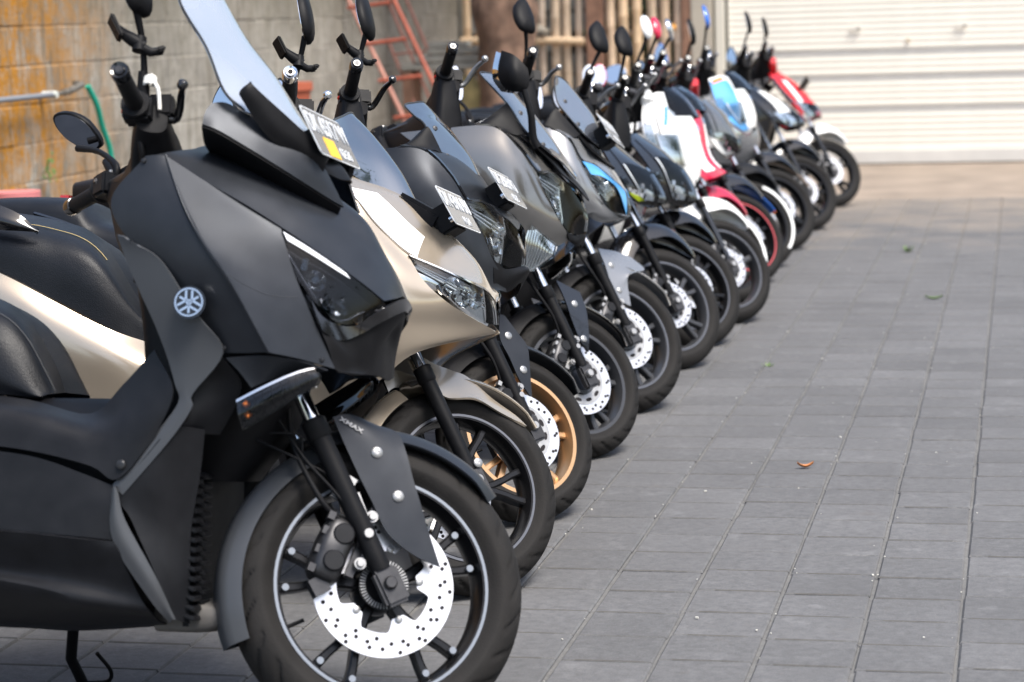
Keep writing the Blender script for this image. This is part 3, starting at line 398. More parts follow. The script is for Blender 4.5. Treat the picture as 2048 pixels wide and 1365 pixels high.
'13.grip': [[(-.542, -.35, .99)]],
'13.lever': [[(-.45, -.28, 1.008)]],
'13.mir': [[(-.457, -.26, 1.211)]],
'14.grip': [[(-.614, -.35, .981)]],
'14.lever': [[(-.523, -.28, 1)]],
'14.mir': [[(-.563, -.26, 1.141)]],
'1.mir': [[(-.56, -.27, 1.384)]],
'1.mirL': [[(-.592, .36, 1.336)]],
'1.emblem': [[(-.282, -.287, .835)]],
'1.plate': [[(-.116, 0, 1.179)]],
'2.plate': [[(-.013, 0, .941)]],
'3.plate': [[(-.029, 0, .932)]],
'5.plate': [[(-.032, 0, .995)]],
}
# position along the row (x, y), lean to the left and steering in degrees, tyre radius, tyre half width, height offset
BIKES = {
1: (-1.224, 4.09, 11, 33, 0.294, 0.06, -0.0059),
2: (-1.325, 5.19, 11, 44, 0.258, 0.05, -0.0089),
3: (-1.36, 5.97, 11, 48, 0.242, 0.055, -0.0093),
4: (-1.375, 6.87, 11, 48, 0.242, 0.055, -0.0093),
5: (-1.37, 7.68, 11, 46, 0.258, 0.055, -0.0086),
6: (-1.35, 8.64, 10, 46, 0.25, 0.042, -0.0102),
7: (-1.34, 9.22, 10, 46, 0.25, 0.042, -0.0102),
8: (-1.29, 9.93, 10, 44, 0.245, 0.046, -0.0097),
9: (-1.37, 10.6, 10, 46, 0.245, 0.046, -0.01),
10: (-1.37, 11.35, 10, 46, 0.245, 0.046, -0.01),
11: (-1.38, 12.05, 10, 44, 0.25, 0.042, -0.01),
12: (-1.36, 12.95, 10, 42, 0.25, 0.042, -0.0097),
13: (-1.33, 14.1, 10, 40, 0.25, 0.042, -0.0093),
14: (-1.3, 15.75, 10, 36, 0.25, 0.042, -0.0085),
}
# ------------------------------------------------------------------ setting: ground and paving
def ground_material(name, base, dusty, tile):
    M = bpy.data.materials.new(name); M.use_nodes = True; n = M.node_tree.nodes; L = M.node_tree.links; p = n['Principled BSDF']
    g = n.new('ShaderNodeNewGeometry'); oi = n.new('ShaderNodeObjectInfo')
    def noise(s, d=6, r=.6):
        q = n.new('ShaderNodeTexNoise'); q.inputs['Scale'].default_value = s; q.inputs['Detail'].default_value = d; q.inputs['Roughness'].default_value = r
        L.new(g.outputs['Position'], q.inputs['Vector']); return q
    def rng_(src, a, b, c, d):
        q = n.new('ShaderNodeMapRange'); q.inputs[1].default_value = a; q.inputs[2].default_value = b; q.inputs[3].default_value = c; q.inputs[4].default_value = d
        L.new(src, q.inputs[0]); return q.outputs[0]
    def mix(f, a, b, mode='MIX'):
        q = n.new('ShaderNodeMix'); q.data_type = 'RGBA'; q.blend_type = mode
        if isinstance(f, float): q.inputs[0].default_value = f
        else: L.new(f, q.inputs[0])
        for k, v in ((6, a), (7, b)):
            if isinstance(v, tuple): q.inputs[k].default_value = (*v, 1)
            else: L.new(v, q.inputs[k])
        return q.outputs[2]
    n1, n2, n3 = noise(2.2), noise(38, 8, .7), noise(330, 4)
    c = mix(rng_(n1.outputs[0], .35, .65, 0., 1.), tuple(v*.9 for v in base), tuple(v*1.1 for v in base))
    c = mix(rng_(n2.outputs[0], .38, .66, .0, .75), c, tuple(v*.62 for v in base))
    n4 = noise(.9, 4, .55); c = mix(rng_(n4.outputs[0], .48, .7, 0., .45), c, tuple(v*.68 for v in base))
    n5 = noise(9, 8, .72); c = mix(rng_(n5.outputs[0], .56, .7, 0., .6), c, tuple(v*1.45 for v in base)); c = mix(rng_(n5.outputs[0], .4, .28, 0., .35), c, (.13, .115, .1))
    c = mix(rng_(n3.outputs[0], .56, .74, 0., .5), c, (.26, .26, .255)); c = mix(rng_(n3.outputs[0], .42, .3, 0., .5), c, (.06, .059, .058))
    if tile:
        hs = n.new('ShaderNodeHueSaturation'); L.new(c, hs.inputs['Color']); L.new(rng_(oi.outputs['Random'], 0, 1, .91, 1.09), hs.inputs['Value']); c = hs.outputs[0]
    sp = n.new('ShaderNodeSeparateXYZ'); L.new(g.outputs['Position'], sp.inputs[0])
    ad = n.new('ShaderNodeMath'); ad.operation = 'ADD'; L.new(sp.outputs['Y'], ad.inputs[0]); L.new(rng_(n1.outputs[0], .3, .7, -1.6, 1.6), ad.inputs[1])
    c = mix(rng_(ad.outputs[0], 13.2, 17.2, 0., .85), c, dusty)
    L.new(c, p.inputs['Base Color']); p.inputs['Roughness'].default_value = .78; p.inputs['Specular IOR Level'].default_value = .35
    b = n.new('ShaderNodeBump'); b.inputs['Strength'].default_value = .6; b.inputs['Distance'].default_value = .005
    L.new(n2.outputs[0], b.inputs['Height']); b2 = n.new('ShaderNodeBump'); b2.inputs['Strength'].default_value = .25; b2.inputs['Distance'].default_value = .002
    L.new(n3.outputs[0], b2.inputs['Height']); L.new(b.outputs[0], b2.inputs['Normal']); L.new(b2.outputs[0], p.inputs['Normal'])
    return M
TONE = (.124, .1235, .125)
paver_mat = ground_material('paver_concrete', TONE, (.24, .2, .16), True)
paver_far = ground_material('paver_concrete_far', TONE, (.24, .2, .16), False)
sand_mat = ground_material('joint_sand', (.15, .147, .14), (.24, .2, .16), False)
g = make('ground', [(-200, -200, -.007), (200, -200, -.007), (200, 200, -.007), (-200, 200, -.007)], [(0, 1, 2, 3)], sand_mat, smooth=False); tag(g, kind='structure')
PX, PY = .211, .1985
yard = thing('paved_yard', None, None); tag(yard, kind='structure')
def tile_mesh(sx, sy):
    b = bmesh.new(); bmesh.ops.create_cube(b, size=1)
    for v in b.verts: v.co = (v.co.x*sx, v.co.y*sy, v.co.z*.05-.025)
    ed = [e for e in b.edges if all(v.co.z > -.01 for v in e.verts)]
    bmesh.ops.bevel(b, geom=ed, offset=.004, segments=1, affect='EDGES')
    me = bpy.data.meshes.new('paving_tile'); b.to_mesh(me); b.free(); me.materials.append(paver_mat); return me
tmesh = [tile_mesh(PX-.007-random.random()*.004, PY-.0045-random.random()*.003) for _ in range(6)]
Vs, Fs, OFFY = [], [], {}
for i in range(-34, 24):
    x = -.133+.105+i*PX; offy = random.choice([0, 0, .5, .5])*PY*.0+random.uniform(-.022, .022); OFFY[i] = offy
    for j in range(-40, 59):
        y = 4.676+.1+j*PY+offy
        if y > 16.35: continue
        z = random.uniform(-.0012, .0012); ax_, ay_ = random.gauss(0, .003), random.gauss(0, .003)
        lim = -1.32 if y > 6 else -1.75
        if lim < x < .22 and 4.1 < y < 11.0+.0:
            o = bpy.data.objects.new('paving_tile', random.choice(tmesh)); col.objects.link(o); o.parent = yard
            o.location = (x+random.uniform(-.0015, .0015), y, z); o.rotation_euler = (ax_*.6, ay_*.6, random.gauss(0, .004)+random.choice([0, math.pi]))
        else:
            sx, sy = PX/2-.0045, PY/2-.002; b0 = len(Vs)
            for dz_, k in ((0, .97), (-.006, 1), (-.04, 1)):
                for ux, uy in ((-1, -1), (1, -1), (1, 1), (-1, 1)):
                    Vs.append((x+ux*sx*k, y+uy*sy*k, z+dz_+(ux*ax_*sx if dz_ == 0 else 0)))
            Fs += [(b0, b0+1, b0+2, b0+3)]+[(b0+4*r+q, b0+4*r+4+q, b0+4*r+4+(q+1) % 4, b0+4*r+(q+1) % 4) for r in (0, 1) for q in range(4)]
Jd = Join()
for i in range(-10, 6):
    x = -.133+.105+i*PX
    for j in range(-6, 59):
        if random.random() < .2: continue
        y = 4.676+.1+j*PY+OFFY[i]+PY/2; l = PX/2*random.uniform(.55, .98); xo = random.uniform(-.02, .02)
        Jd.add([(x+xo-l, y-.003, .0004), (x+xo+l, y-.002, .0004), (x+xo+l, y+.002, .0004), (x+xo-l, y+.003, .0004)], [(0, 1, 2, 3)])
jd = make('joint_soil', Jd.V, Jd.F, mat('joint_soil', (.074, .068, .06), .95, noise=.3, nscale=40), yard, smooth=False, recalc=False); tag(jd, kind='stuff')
far = make('paving_tile', Vs, Fs, paver_far, yard, smooth=False, recalc=False); tag(far, kind='stuff')
apron_mat = mat('earthy_concrete', (.24, .195, .155), .85, noise=.25, nscale=3, bump=.2, bscale=60)
ap = make('concrete_apron', [(-5, 16.42, -.004), (5, 16.42, -.004), (5, 20.3, -.002), (-5, 20.3, -.002), (-5, 16.42, -.05), (5, 16.42, -.05), (5, 20.3, -.05), (-5, 20.3, -.05)],
          [(0, 1, 2, 3), (0, 4, 5, 1), (1, 5, 6, 2), (2, 6, 7, 3), (3, 7, 4, 0)], apron_mat, smooth=False); tag(ap, kind='structure')
# litter: leaves, chips, tufts
leaf_or = mat('dry_leaf', (.5, .2, .07), .7); leaf_gr = mat('green_leaf', (.12, .2, .05), .6); leaf_ye = mat('yellow_leaf', (.6, .45, .15), .7)
def leaf(name, label, x, y, L_, wd, a, m, curl=.012):
    V, F = [], []
    for i in range(7):
        t = i/6; wv = wd*math.sin(math.pi*min(1, t*.92+.06))
        for s in (-1, 0, 1):
            u, v = (t-.5)*L_, s*wv/2
            V.append((x+u*math.cos(a)-v*math.sin(a), y+u*math.sin(a)+v*math.cos(a), .004+curl*(2*t-1)**2+abs(s)*.006))
    for i in range(6):
        for s in (0, 1): F.append((3*i+s, 3*i+s+1, 3*i+s+4, 3*i+s+3))
    V2 = V+[(p[0], p[1], p[2]-.0012) for p in V]; F2 = F+[tuple(21+q for q in f[::-1]) for f in F]
    return tag(make(name, V2, F2, m), label, 'leaf')
leaf('fallen_leaf', 'orange dry curled leaf lying alone on the grey paving', -.635, 6.76, .05, .02, .3, leaf_or)
leaf('fallen_leaf', 'long green leaf lying flat on paving far from the scooters', -.40, 10.75, .085, .028, .15, leaf_gr)
def tuft(label, x, y, h, k):
    J = Join()
    for i in range(k):
        a = random.uniform(0, 6.28); r = random.uniform(.005, .03); b = Vector((x+r*math.cos(a)*.5, y+r*math.sin(a)*.5, -.008)); t = b+Vector((math.cos(a)*h*.7, math.sin(a)*h*.7, h*random.uniform(.5, 1)))
        s = Vector((-math.sin(a), math.cos(a), 0))*.0022; mid = (b+t)/2+Vector((0, 0, h*.2))
        J.add([b-s, b+s, mid+s, mid-s, t], [(0, 1, 2, 3), (3, 2, 4)])
    return tag(J.build('grass_tuft', leaf_gr), label, 'grass tuft')
tuft('small green grass tuft growing in a paving joint near the scooter wheels', -.96, 8.72, .025, 16)
tuft('green grass tuft in the paving in front of the red scooters', -.62, 12.85, .05, 26)
J = Join()
for i in range(200):
    y = random.uniform(4.3, 14); x = -.133+PX*random.randint(-5, 1)+random.gauss(0, .012) if i % 5 else random.uniform(-1.1, .3); s = random.uniform(.0008, .0022) if i % 9 else random.uniform(.002, .0038)
    J.add(*box_vf((x, y, .003), (s*2, s*1.3, s), Matrix.Rotation(random.uniform(0, 3), 4, 'Z')))
tag(J.build('stone_chips', mat('pale_chips', (.6, .58, .52), .8), sharp=0), kind='stuff')

# ------------------------------------------------------------------ left wall of concrete blocks
def wall_material():
    M = bpy.data.materials.new('weathered_block'); M.use_nodes = True; n = M.node_tree.nodes; L = M.node_tree.links; p = n['Principled BSDF']
    g = n.new('ShaderNodeNewGeometry'); oi = n.new('ShaderNodeObjectInfo')
    def noise(sc_, vec=(1, 1, 1), d=6, r=.6):
        mp = n.new('ShaderNodeMapping'); mp.inputs['Scale'].default_value = vec; L.new(g.outputs['Position'], mp.inputs[0])
        q = n.new('ShaderNodeTexNoise'); q.inputs['Scale'].default_value = sc_; q.inputs['Detail'].default_value = d; q.inputs['Roughness'].default_value = r
        L.new(mp.outputs[0], q.inputs['Vector']); return q.outputs[0]
    def mr(src, a, b, c, d):
        q = n.new('ShaderNodeMapRange'); q.inputs[1].default_value = a; q.inputs[2].default_value = b; q.inputs[3].default_value = c; q.inputs[4].default_value = d; L.new(src, q.inputs[0]); return q.outputs[0]
    def mix(f, a, b):
        q = n.new('ShaderNodeMix'); q.data_type = 'RGBA'; L.new(f, q.inputs[0])
        for k, v in ((6, a), (7, b)):
            if isinstance(v, tuple): q.inputs[k].default_value = (*v, 1)
            else: L.new(v, q.inputs[k])
        return q.outputs[2]
    def mul(a, b):
        q = n.new('ShaderNodeMath'); q.operation = 'MULTIPLY'; L.new(a, q.inputs[0]); L.new(b, q.inputs[1]); return q.outputs[0]
    sp = n.new('ShaderNodeSeparateXYZ'); L.new(g.outputs['Position'], sp.inputs[0])
    c = mix(mr(noise(3), .3, .7, 0, 1), (.25, .232, .2), (.42, .395, .345))
    hs = n.new('ShaderNodeHueSaturation'); L.new(c, hs.inputs['Color']); L.new(mr(oi.outputs['Random'], 0, 1, .88, 1.1), hs.inputs['Value']); c = hs.outputs[0]
    c = mix(mr(noise(9, (1, 3, .35)), .45, .7, 0, .75), c, (.17, .15, .11))            # rain streaks
    c = mix(mr(noise(60), .55, .75, 0, .5), c, (.5, .46, .4)); c = mix(mr(noise(14, d=9, r=.75), .5, .66, 0, .6), c, (.13, .12, .1))
    # damp dark band growing from the top of the wall
    top = mr(sp.outputs['Z'], 1.15, 1.75, 0, 1); c = mix(mul(top, mr(noise(4, (1, 2, .6)), .35, .6, .1, .8)), c, (.12, .105, .065))
    # orange lichen on the near stretch
    yl = mr(sp.outputs['Y'], 12.2, 10.9, 0, 1); li = mul(yl, mr(noise(3.2, (1, 1.4, .85), 8, .7), .36, .52, 0, 1))
    li = mul(li, mr(noise(30), .32, .55, .3, 1)); c = mix(li, c, (.4, .175, .018))
    dk = mul(mr(sp.outputs['Y'], 14.5, 11.5, 0, 1), mr(noise(7, (1, 2.2, .5)), .5, .68, 0, .7)); c = mix(dk, c, (.13, .115, .085))
    L.new(c, p.inputs['Base Color']); p.inputs['Roughness'].default_value = .92; p.inputs['Specular IOR Level'].default_value = .2
    b = n.new('ShaderNodeBump'); b.inputs['Strength'].default_value = .6; b.inputs['Distance'].default_value = .012; L.new(noise(45, d=8), b.inputs['Height']); L.new(b.outputs[0], p.inputs['Normal'])
    return M
wm = wall_material()
wall = make('block_wall', *box_vf((-5.02, 12.6, 1.2), (.2, 15.2, 2.5)), wm, smooth=False); tag(wall, 'stained concrete block wall with orange lichen behind the scooters', 'wall')
def block_mesh(l, h):
    b = bmesh.new(); bmesh.ops.create_cube(b, size=1)
    for v in b.verts: v.co = (v.co.x*.03, v.co.y*l, v.co.z*h)
    bmesh.ops.bevel(b, geom=b.edges[:], offset=.006, segments=1, affect='EDGES')
    for v in b.verts: v.co += Vector((random.uniform(-.002, .002), random.uniform(-.003, .003), random.uniform(-.003, .003)))
    me = bpy.data.meshes.new('block'); b.to_mesh(me); b.free(); me.materials.append(wm); return me
bms = [block_mesh(.394, .1925) for _ in range(5)]
Jw = Join()
for r_ in range(12):
    z = .015+.1975*r_+.1
    for k in range(38):
        y = 5.2+.4*k+(.2 if r_ % 2 else 0)
        if y > 19.9: continue
        dx = random.uniform(-.003, .003)
        if .35 < z < 1.75 and 10 < y < 19.9:
            o = bpy.data.objects.new('block', random.choice(bms)); col.objects.link(o); o.parent = wall; o.location = (-4.9312+dx*.7, y, z); o.rotation_euler = (0, random.gauss(0, .004), random.gauss(0, .003))
        else: Jw.box((-4.9312+dx, y, z), (.03, .393, .192))
tag(Jw.build('block', wm, wall, sharp=0), kind='stuff')

# hose pipe, tap and hose on the wall
pipe_grey = mat('pvc_grey', (.2, .215, .24), .4); hose_green = mat('hose_green', (.01, .3, .2), .4)
J = Join(); J.tube([(-4.84, 9.2, 1.045), (-4.84, 10.95, 1.05)], .0145, 12)
pp = tag(J.build('water_pipe', pipe_grey), 'grey plastic water pipe fixed along the lichen covered wall', 'pipe')
tube('pipe_clip', [(-4.90, 10.93, 1.05), (-4.82, 10.93, 1.05)], .0185, mat('clip_pale', (.6, .63, .58), .5), pp, n=12)
J = Join(); J.tube([(-4.84, 10.95, 1.05), (-4.84, 11.12, 1.058)], .011).tube([(-4.84, 11.05, 1.055), (-4.84, 11.13, 1.06)], .017).tube([(-4.84, 11.13, 1.06), (-4.82, 11.25, 1.09)], .02).box((-4.83, 11.2, 1.1), (.02, .05, .02))
J.build('tap', mat('old_brass', (.2, .18, .15), .5, .5), pp)
tag(tube('garden_hose', [(-4.80, 11.28, 1.08), (-4.78, 11.34, .98), (-4.78, 11.4, .86), (-4.77, 11.46, .74), (-4.77, 11.48, .62), (-4.75, 11.5, .45), (-4.7, 11.5, .2), (-4.6, 11.55, .03), (-4.3, 11.5, .012)], .016, hose_green, bend=4, n=12), 'green hose hanging from the wall tap down behind the scooters', 'hose')
# sprig growing out of the wall
sp_ = thing('wall_plant', 'small green sprig growing out of the orange stained wall', 'plant', (-4.89, 10.85, .68))
for i in range(16):
    a = random.uniform(0, 6.28); c = Vector((random.uniform(.02, .07), random.gauss(0, .03), random.gauss(0, .045))); s = random.uniform(.014, .026)
    u = Vector((.2, math.cos(a), math.sin(a))).normalized(); v = u.cross(Vector((1, .1, .2))).normalized()
    make('leaf', [c-u*s, c+v*s*.6, c+u*s, c-v*s*.6, c+Vector((.006, 0, 0))], [(0, 1, 4), (1, 2, 4), (2, 3, 4), (3, 0, 4)], leaf_gr, sp_)
tube('stem', [(0, 0, -.05), (.02, 0, 0), (.05, 0, .05)], .003, leaf_gr, sp_)
pot = thing('paint_can', 'pink and white plastic tub behind the seat at the left edge', 'tub', (-4.45, 9.55, 0))
lathe('body', [(.0, 0), (.1, 0), (.115, .54), (.0, .54)], (0, 0, 0), (0, 0, 1), mat('tub_white', (.75, .72, .62), .5), pot)
lathe('lid', [(0, .541), (.118, .541), (.12, .66), (.0, .66)], (0, 0, 0), (0, 0, 1), mat('tub_pink', (.58, .2, .2), .5), pot)

# ------------------------------------------------------------------ garage with roller shutter, pillar
cream = mat('shutter_cream', (.88, .845, .75), .42, noise=.04, nscale=5); shutter_grey = mat('shutter_band_grey', (.68, .665, .625), .5, noise=.08, nscale=4)
sh = thing('roller_shutter', 'closed cream roller shutter with grey bands at the end of the yard', 'shutter', (0, 20.0, 0))
def slat_mesh(h, m):
    rows = []
    for i in range(9):
        t = i/8; rows.append([(x, -.0036*math.sin(math.pi*min(1, t*1.12))-.003, (t-.5)*h*1.0) for x in (-2.5, 3.6)])
    V, F = solid(np.array(rows, float), .004, 0, np.array([0, 5., 0])); o = make('slat', V, F, m, sharp=60); me = o.data; bpy.data.objects.remove(o); return me
sm = slat_mesh(.053, cream); sg = slat_mesh(.05, shutter_grey)
for i in range(47):
    z = .145+i*.0545
    grey = any(abs(z-q) < .028 for q in (.462, .75, .98))  # slats at these three heights take the greyer colour
    o = bpy.data.objects.new('slat', sg if grey else sm); col.objects.link(o); o.parent = sh; o.location = (0, .012 if grey else 0, z)
box('bottom_rail', (.55, -.005, .062), (6.1, .04, .112), shutter_grey, sh, bevel=.006)
box('rubber_seal', (.55, 0, .004), (6.1, .03, .012), black_plastic, sh, bevel=0)
for x in (-1.4, -.5):
    h = box('lock_cover', (x, -.024, 1.175), (.1, .012, .035), mat('lock_plate', (.78, .75, .68), .4), sh, bevel=.003)
    box('keyhole', (x+.028, -.033, 1.172), (.03, .008, .02), mat('keyhole_grey', (.3, .29, .27), .5), h, bevel=.003)
lathe('bolt_head', [(0, -.03), (.018, -.03), (.02, -.015)], (-.95, 0, 1.06), (0, 1, 0), mat('rusty_bolt', (.55, .45, .32), .6), sh, n=12)
plaster = mat('beige_plaster', (.45, .41, .34), .85, noise=.12, nscale=4, bump=.15, bscale=50)
pil = thing('gate_pillar', 'beige plastered pillar between the bamboo fence and the shutter', 'pillar', (-2.72, 20.02, 0))
box('shaft', (0, 0, 1.6), (.19, .3, 3.2), plaster, pil, bevel=.012)
box('guide_rail', (.155, -.06, 1.6), (.075, .1, 3.2), mat('rail_cream', (.7, .67, .58), .4), pil, bevel=.004)
gb = thing('garage_building', 'pale plastered garage wall above and beside the roller shutter', 'building', (0, 20, 0))
box('lintel_wall', (1.2, .12, 3.5), (7.64, .3, 1.56), plaster, gb, bevel=.01); box('side_wall', (4.4, .12, 1.35), (1.5, .3, 2.7), plaster, gb, bevel=.01)
box('roof', (1.0, 2.2, 4.36), (8.4, 4.6, .12), mat('roof_sheet', (.25, .2, .17), .6), gb, bevel=.01)

# ------------------------------------------------------------------ bamboo fence
bam = [mat('bamboo_%d' % i, c, .5, noise=.16, nscale=14, bump=.08, bscale=90) for i, c in enumerate([(.66, .5, .35), (.6, .47, .34), (.68, .5, .32), (.58, .47, .37)])]
timber = mat('weathered_timber', (.27, .15, .1), .7, noise=.3, nscale=12, bump=.2, bscale=70)
fence = thing('bamboo_fence', 'bamboo pole fence with timber posts beside the tree trunk', 'fence', (0, 19.95, 0))
def bamboo(x, z0, z1, r, tilt, y=0):
    prof = []; z = z0; nx = z0+random.uniform(.05, .35)
    prof.append((r, z0))
    while nx < z1:
        prof += [(r*.98, nx-.02), (r*1.1, nx-.004), (r*.93, nx), (r*1.07, nx+.004), (r, nx+.02)]; nx += random.uniform(.28, .42); r *= .985
    prof.append((r, z1)); prof = [(0, z0)]+prof+[(0, z1)]
    V, F = lathe_vf(prof, (x, y, 0), (0, 0, 1), 14); V = [(v[0]+tilt*(v[2]-.8), v[1], v[2]) for v in V]
    return make('bamboo_pole', V, F, random.choice(bam), fence)
for x in (-4.83, -4.72, -4.6, -4.5, -4.38, -4.27, -4.15, -4.03, -3.93, -3.82): bamboo(x, .02, random.uniform(1.7, 1.95), random.uniform(.034, .041), random.uniform(-.012, .012))
for x in (-3.53, -3.42, -3.29, -3.16, -3.05, -2.93): bamboo(x, .02, random.uniform(1.75, 2.0), random.uniform(.039, .047), random.uniform(-.02, .012))
for x, wd, z in ((-3.67, .15, 2.1), (-2.855, .085, 2.2)): box('post', (x, -.02, z/2), (wd, .1, z), timber, fence, bevel=.008)
V, F = tube_vf([(-4.88, -.06, 1.165), (-4.3, -.065, 1.155), (-3.76, -.06, 1.13)], .033, 12); make('rail', V, F, bam[2], fence)
V, F = tube_vf([(-3.58, .06, 1.18), (-2.9, .06, 1.2)], .028, 12); make('rail', V, F, bam[1], fence)
V, F = tube_vf([(-4.88, .06, .35), (-2.9, .06, .36)], .03, 12); make('rail', V, F, bam[1], fence)
box('kickboard', (-4.3, .06, .36), (1.1, .02, .66), mat('board_dull', (.4, .34, .24), .8, noise=.2, nscale=8), fence, bevel=.003)
stone = mat('rough_stone', (.3, .27, .22), .9, noise=.3, nscale=12, bump=.5, bscale=25)
b = bmesh.new(); bmesh.ops.create_icosphere(b, subdivisions=3, radius=1)
for v in b.verts:
    k = 1+.22*math.sin(v.co.x*5+1)*math.cos(v.co.y*4)+.12*math.sin(v.co.z*9); v.co = Vector((v.co.x*.13*k, v.co.y*.07*k, max(v.co.z, -.4)*.055*k))
me = bpy.data.meshes.new('flat_stone'); b.to_mesh(me); b.free(); me.materials.append(stone); o = bpy.data.objects.new('flat_stone', me); col.objects.link(o); o.location = (-4.2, 19.9, 1.225)
tag(o, 'rough grey stone lying on the bamboo fence rail beside the tree', 'stone')
tag(lathe('orange_float', [(0, -.03), (.022, -.02), (.03, 0), (.022, .02), (0, .03)], (-2.97, 19.86, 1.23), (0, 0, 1), mat('float_orange', (.8, .35, .02), .4), n=16), 'small orange reflector tied to the last bamboo pole', 'reflector')
# shed wall and shrubs behind the fence
shed = thing('garden_shed', 'dark grey block shed seen through the gaps of the bamboo fence', 'shed', (-4.6, 21.7, 0))
blockgrey = mat('old_grey_block', (.2, .19, .165), .9, noise=.35, nscale=9, bump=.3)
for r_ in range(12):
    for k in range(7):
        x = -1.25+.4*k+(.2 if r_ % 2 else 0)
        if r_ > 3 and (k+r_) % 3 == 0: continue
        box('block', (x, 0, .1+r_*.2), (.38, .15, .18), blockgrey, shed, bevel=.008)
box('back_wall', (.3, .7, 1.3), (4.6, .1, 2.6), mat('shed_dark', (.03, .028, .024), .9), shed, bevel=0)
def leafmass(name, c, size, k, m, parent=None, s0=.04):
    J = Join()
    for i in range(k):
        p = np.array(c)+rng.normal(0, .42, 3)*np.array(size); a = rng.normal(0, 1, 3); a /= np.linalg.norm(a); b_ = np.cross(a, rng.normal(0, 1, 3)); b_ /= np.linalg.norm(b_); s = s0*rng.uniform(.6, 1.5)
        J.add([p-a*s, p+b_*s*.45, p+a*s, p-b_*s*.45], [(0, 1, 2), (0, 2, 3)])
    return make(name, J.V, J.F, m, parent, smooth=False, recalc=False)
leafm = mat('shrub_leaf', (.045, .1, .03), .5, noise=.5, nscale=6)
shr = thing('shrub', 'dark green shrub growing behind the bamboo fence', 'shrub', (-3.2, 20.9, 0)); leafmass('foliage', (0, 0, 1.0), (.6, .35, .9), 900, leafm, shr, .06)
tube('stem', [(0, 0, 0), (.05, 0, .6), (-.05, 0, 1.3)], [.03, .025, .01], timber, shr)

# ------------------------------------------------------------------ tree, ladder, shelf
bark = mat('bark', (.17, .105, .073), .9, noise=.6, nscale=9, bump=.9, bscale=16)
tree = thing('tree', 'thick brown tree trunk standing between the ladder and the bamboo fence', 'tree', (-3.9, 17.2, 0))
V, F = [], []
hs = np.linspace(0, 4.6, 60); nn = 40
for i, z in enumerate(hs):
    r0 = .2+.12*math.exp(-z*3)+.05*math.exp(-((z-1.42)/.16)**2)+.03*math.exp(-((z-1.1)/.12)**2)*0+.05*max(0, z-1.6)*.4
    for j in range(nn):
        a = 2*math.pi*j/nn; r = r0*(1+.07*math.sin(3*a+z*.7)+.05*math.sin(5*a-z*1.3)+.03*math.sin(11*a+z*4)+.02*math.sin(17*a-z*9)+.02*rng.normal()+.06*math.sin(2*a+z*5)*math.sin(z*7+a))
        V.append((r*math.cos(a)+.03*math.sin(z*1.2), r*math.sin(a), z))
for i in range(len(hs)-1):
    for j in range(nn): F.append((i*nn+j, i*nn+(j+1) % nn, (i+1)*nn+(j+1) % nn, (i+1)*nn+j))
trunk = make('trunk', V, F, bark, tree, sharp=0)
for a, l in ((.3, 1.5), (2.2, 1.6), (3.6, 1.2), (5.1, 1.5)):
    tube('limb', [(0, 0, 3.2), (math.cos(a)*l*.4, math.sin(a)*l*.4, 4.2), (math.cos(a)*l, math.sin(a)*l, 5.2)], [.12, .08, .03], bark, tree, bend=4)
leafmass('crown', (0, .2, 5.4), (2.2, 2.0, 1.2), 3800, leafm, tree, .11)
rust = mat('red_oxide_paint', (.34, .085, .05), .6, noise=.3, nscale=20); rust2 = mat('faded_red_paint', (.46, .22, .17), .7, noise=.2, nscale=20)
lad = thing('ladder', 'red painted metal ladder leaning against the wall corner left of the tree', 'ladder', (0, 0, 0))
def lp(t, s): return np.array([-4.18-.0+.36*s-.47*t+.0, 16.0-.06*s+.25*t, .0+1.0*t*1.0])
tube('rail', [lp(0, 0)+[.1, 0, 0], lp(2.2, 0)], .017, rust2, lad, n=10); tube('rail', [lp(0, 1)+[.1, 0, 0], lp(2.2, 1)], .017, rust, lad, n=10)
for k in range(8):
    t = .12+.27*k; tube('rung', [lp(t, 0), lp(t+.03, 1)], .0145, rust, lad, n=8)
lad2 = thing('ladder', 'thin rusty ladder standing behind the red painted ladder', 'ladder', (-.22, 1.3, 0))
for s in (.15, .55, 1.0): tube('rail', [lp(0, s), lp(2.3, s)], .013, rust2, lad2, n=8)
for k in range(5): tube('rung', [lp(.2+.45*k, .15), lp(.22+.45*k, 1)], .01, rust2, lad2, n=8)
slab = mat('cement_slab', (.36, .35, .31), .85, noise=.2, nscale=10, bump=.25); shd = thing('slab_shelf', 'shelf of stacked cement slabs between the ladder and the tree', 'shelf', (-4.35, 17.6, 0))
for k, (dx, z, l, th) in enumerate(((-.05, 1.0, .75, .05), (.0, 1.058, .62, .055), (.04, 1.118, .5, .045), (-.06, 1.165, .3, .04))): box('slab', (dx, 0, z), (l, .35, th), slab, shd, Rm=Matrix.Rotation(.05*(k-1), 4, 'Z'), bevel=.006)
for x in (-.38, .3): box('leg', (x, 0, .485), (.08, .3, .97), timber, shd, bevel=.006)
sack = hull('sack', [(.02, -4.28, 17.45, .2, .16), (.3, -4.27, 17.45, .23, .18), (.6, -4.28, 17.45, .21, .16), (.8, -4.26, 17.45, .16, .1), (.92, -4.25, 17.45, .05, .04)], mat('woven_sack', (.42, .33, .14), .8, noise=.45, nscale=9, bump=.3), axis='z', e=2.4); tag(sack, 'mottled yellow woven sack under the slab shelf', 'sack')
tag(lathe('gas_canister', [(0, 0), (.13, 0), (.14, .05), (.14, .75), (.1, .9), (.04, .95), (0, .95)], (-3.98, 17.75, 0), (0, 0, 1), mat('canister_red', (.4, .02, .02), .4), n=24), 'red canister half hidden behind the tree trunk', 'canister')
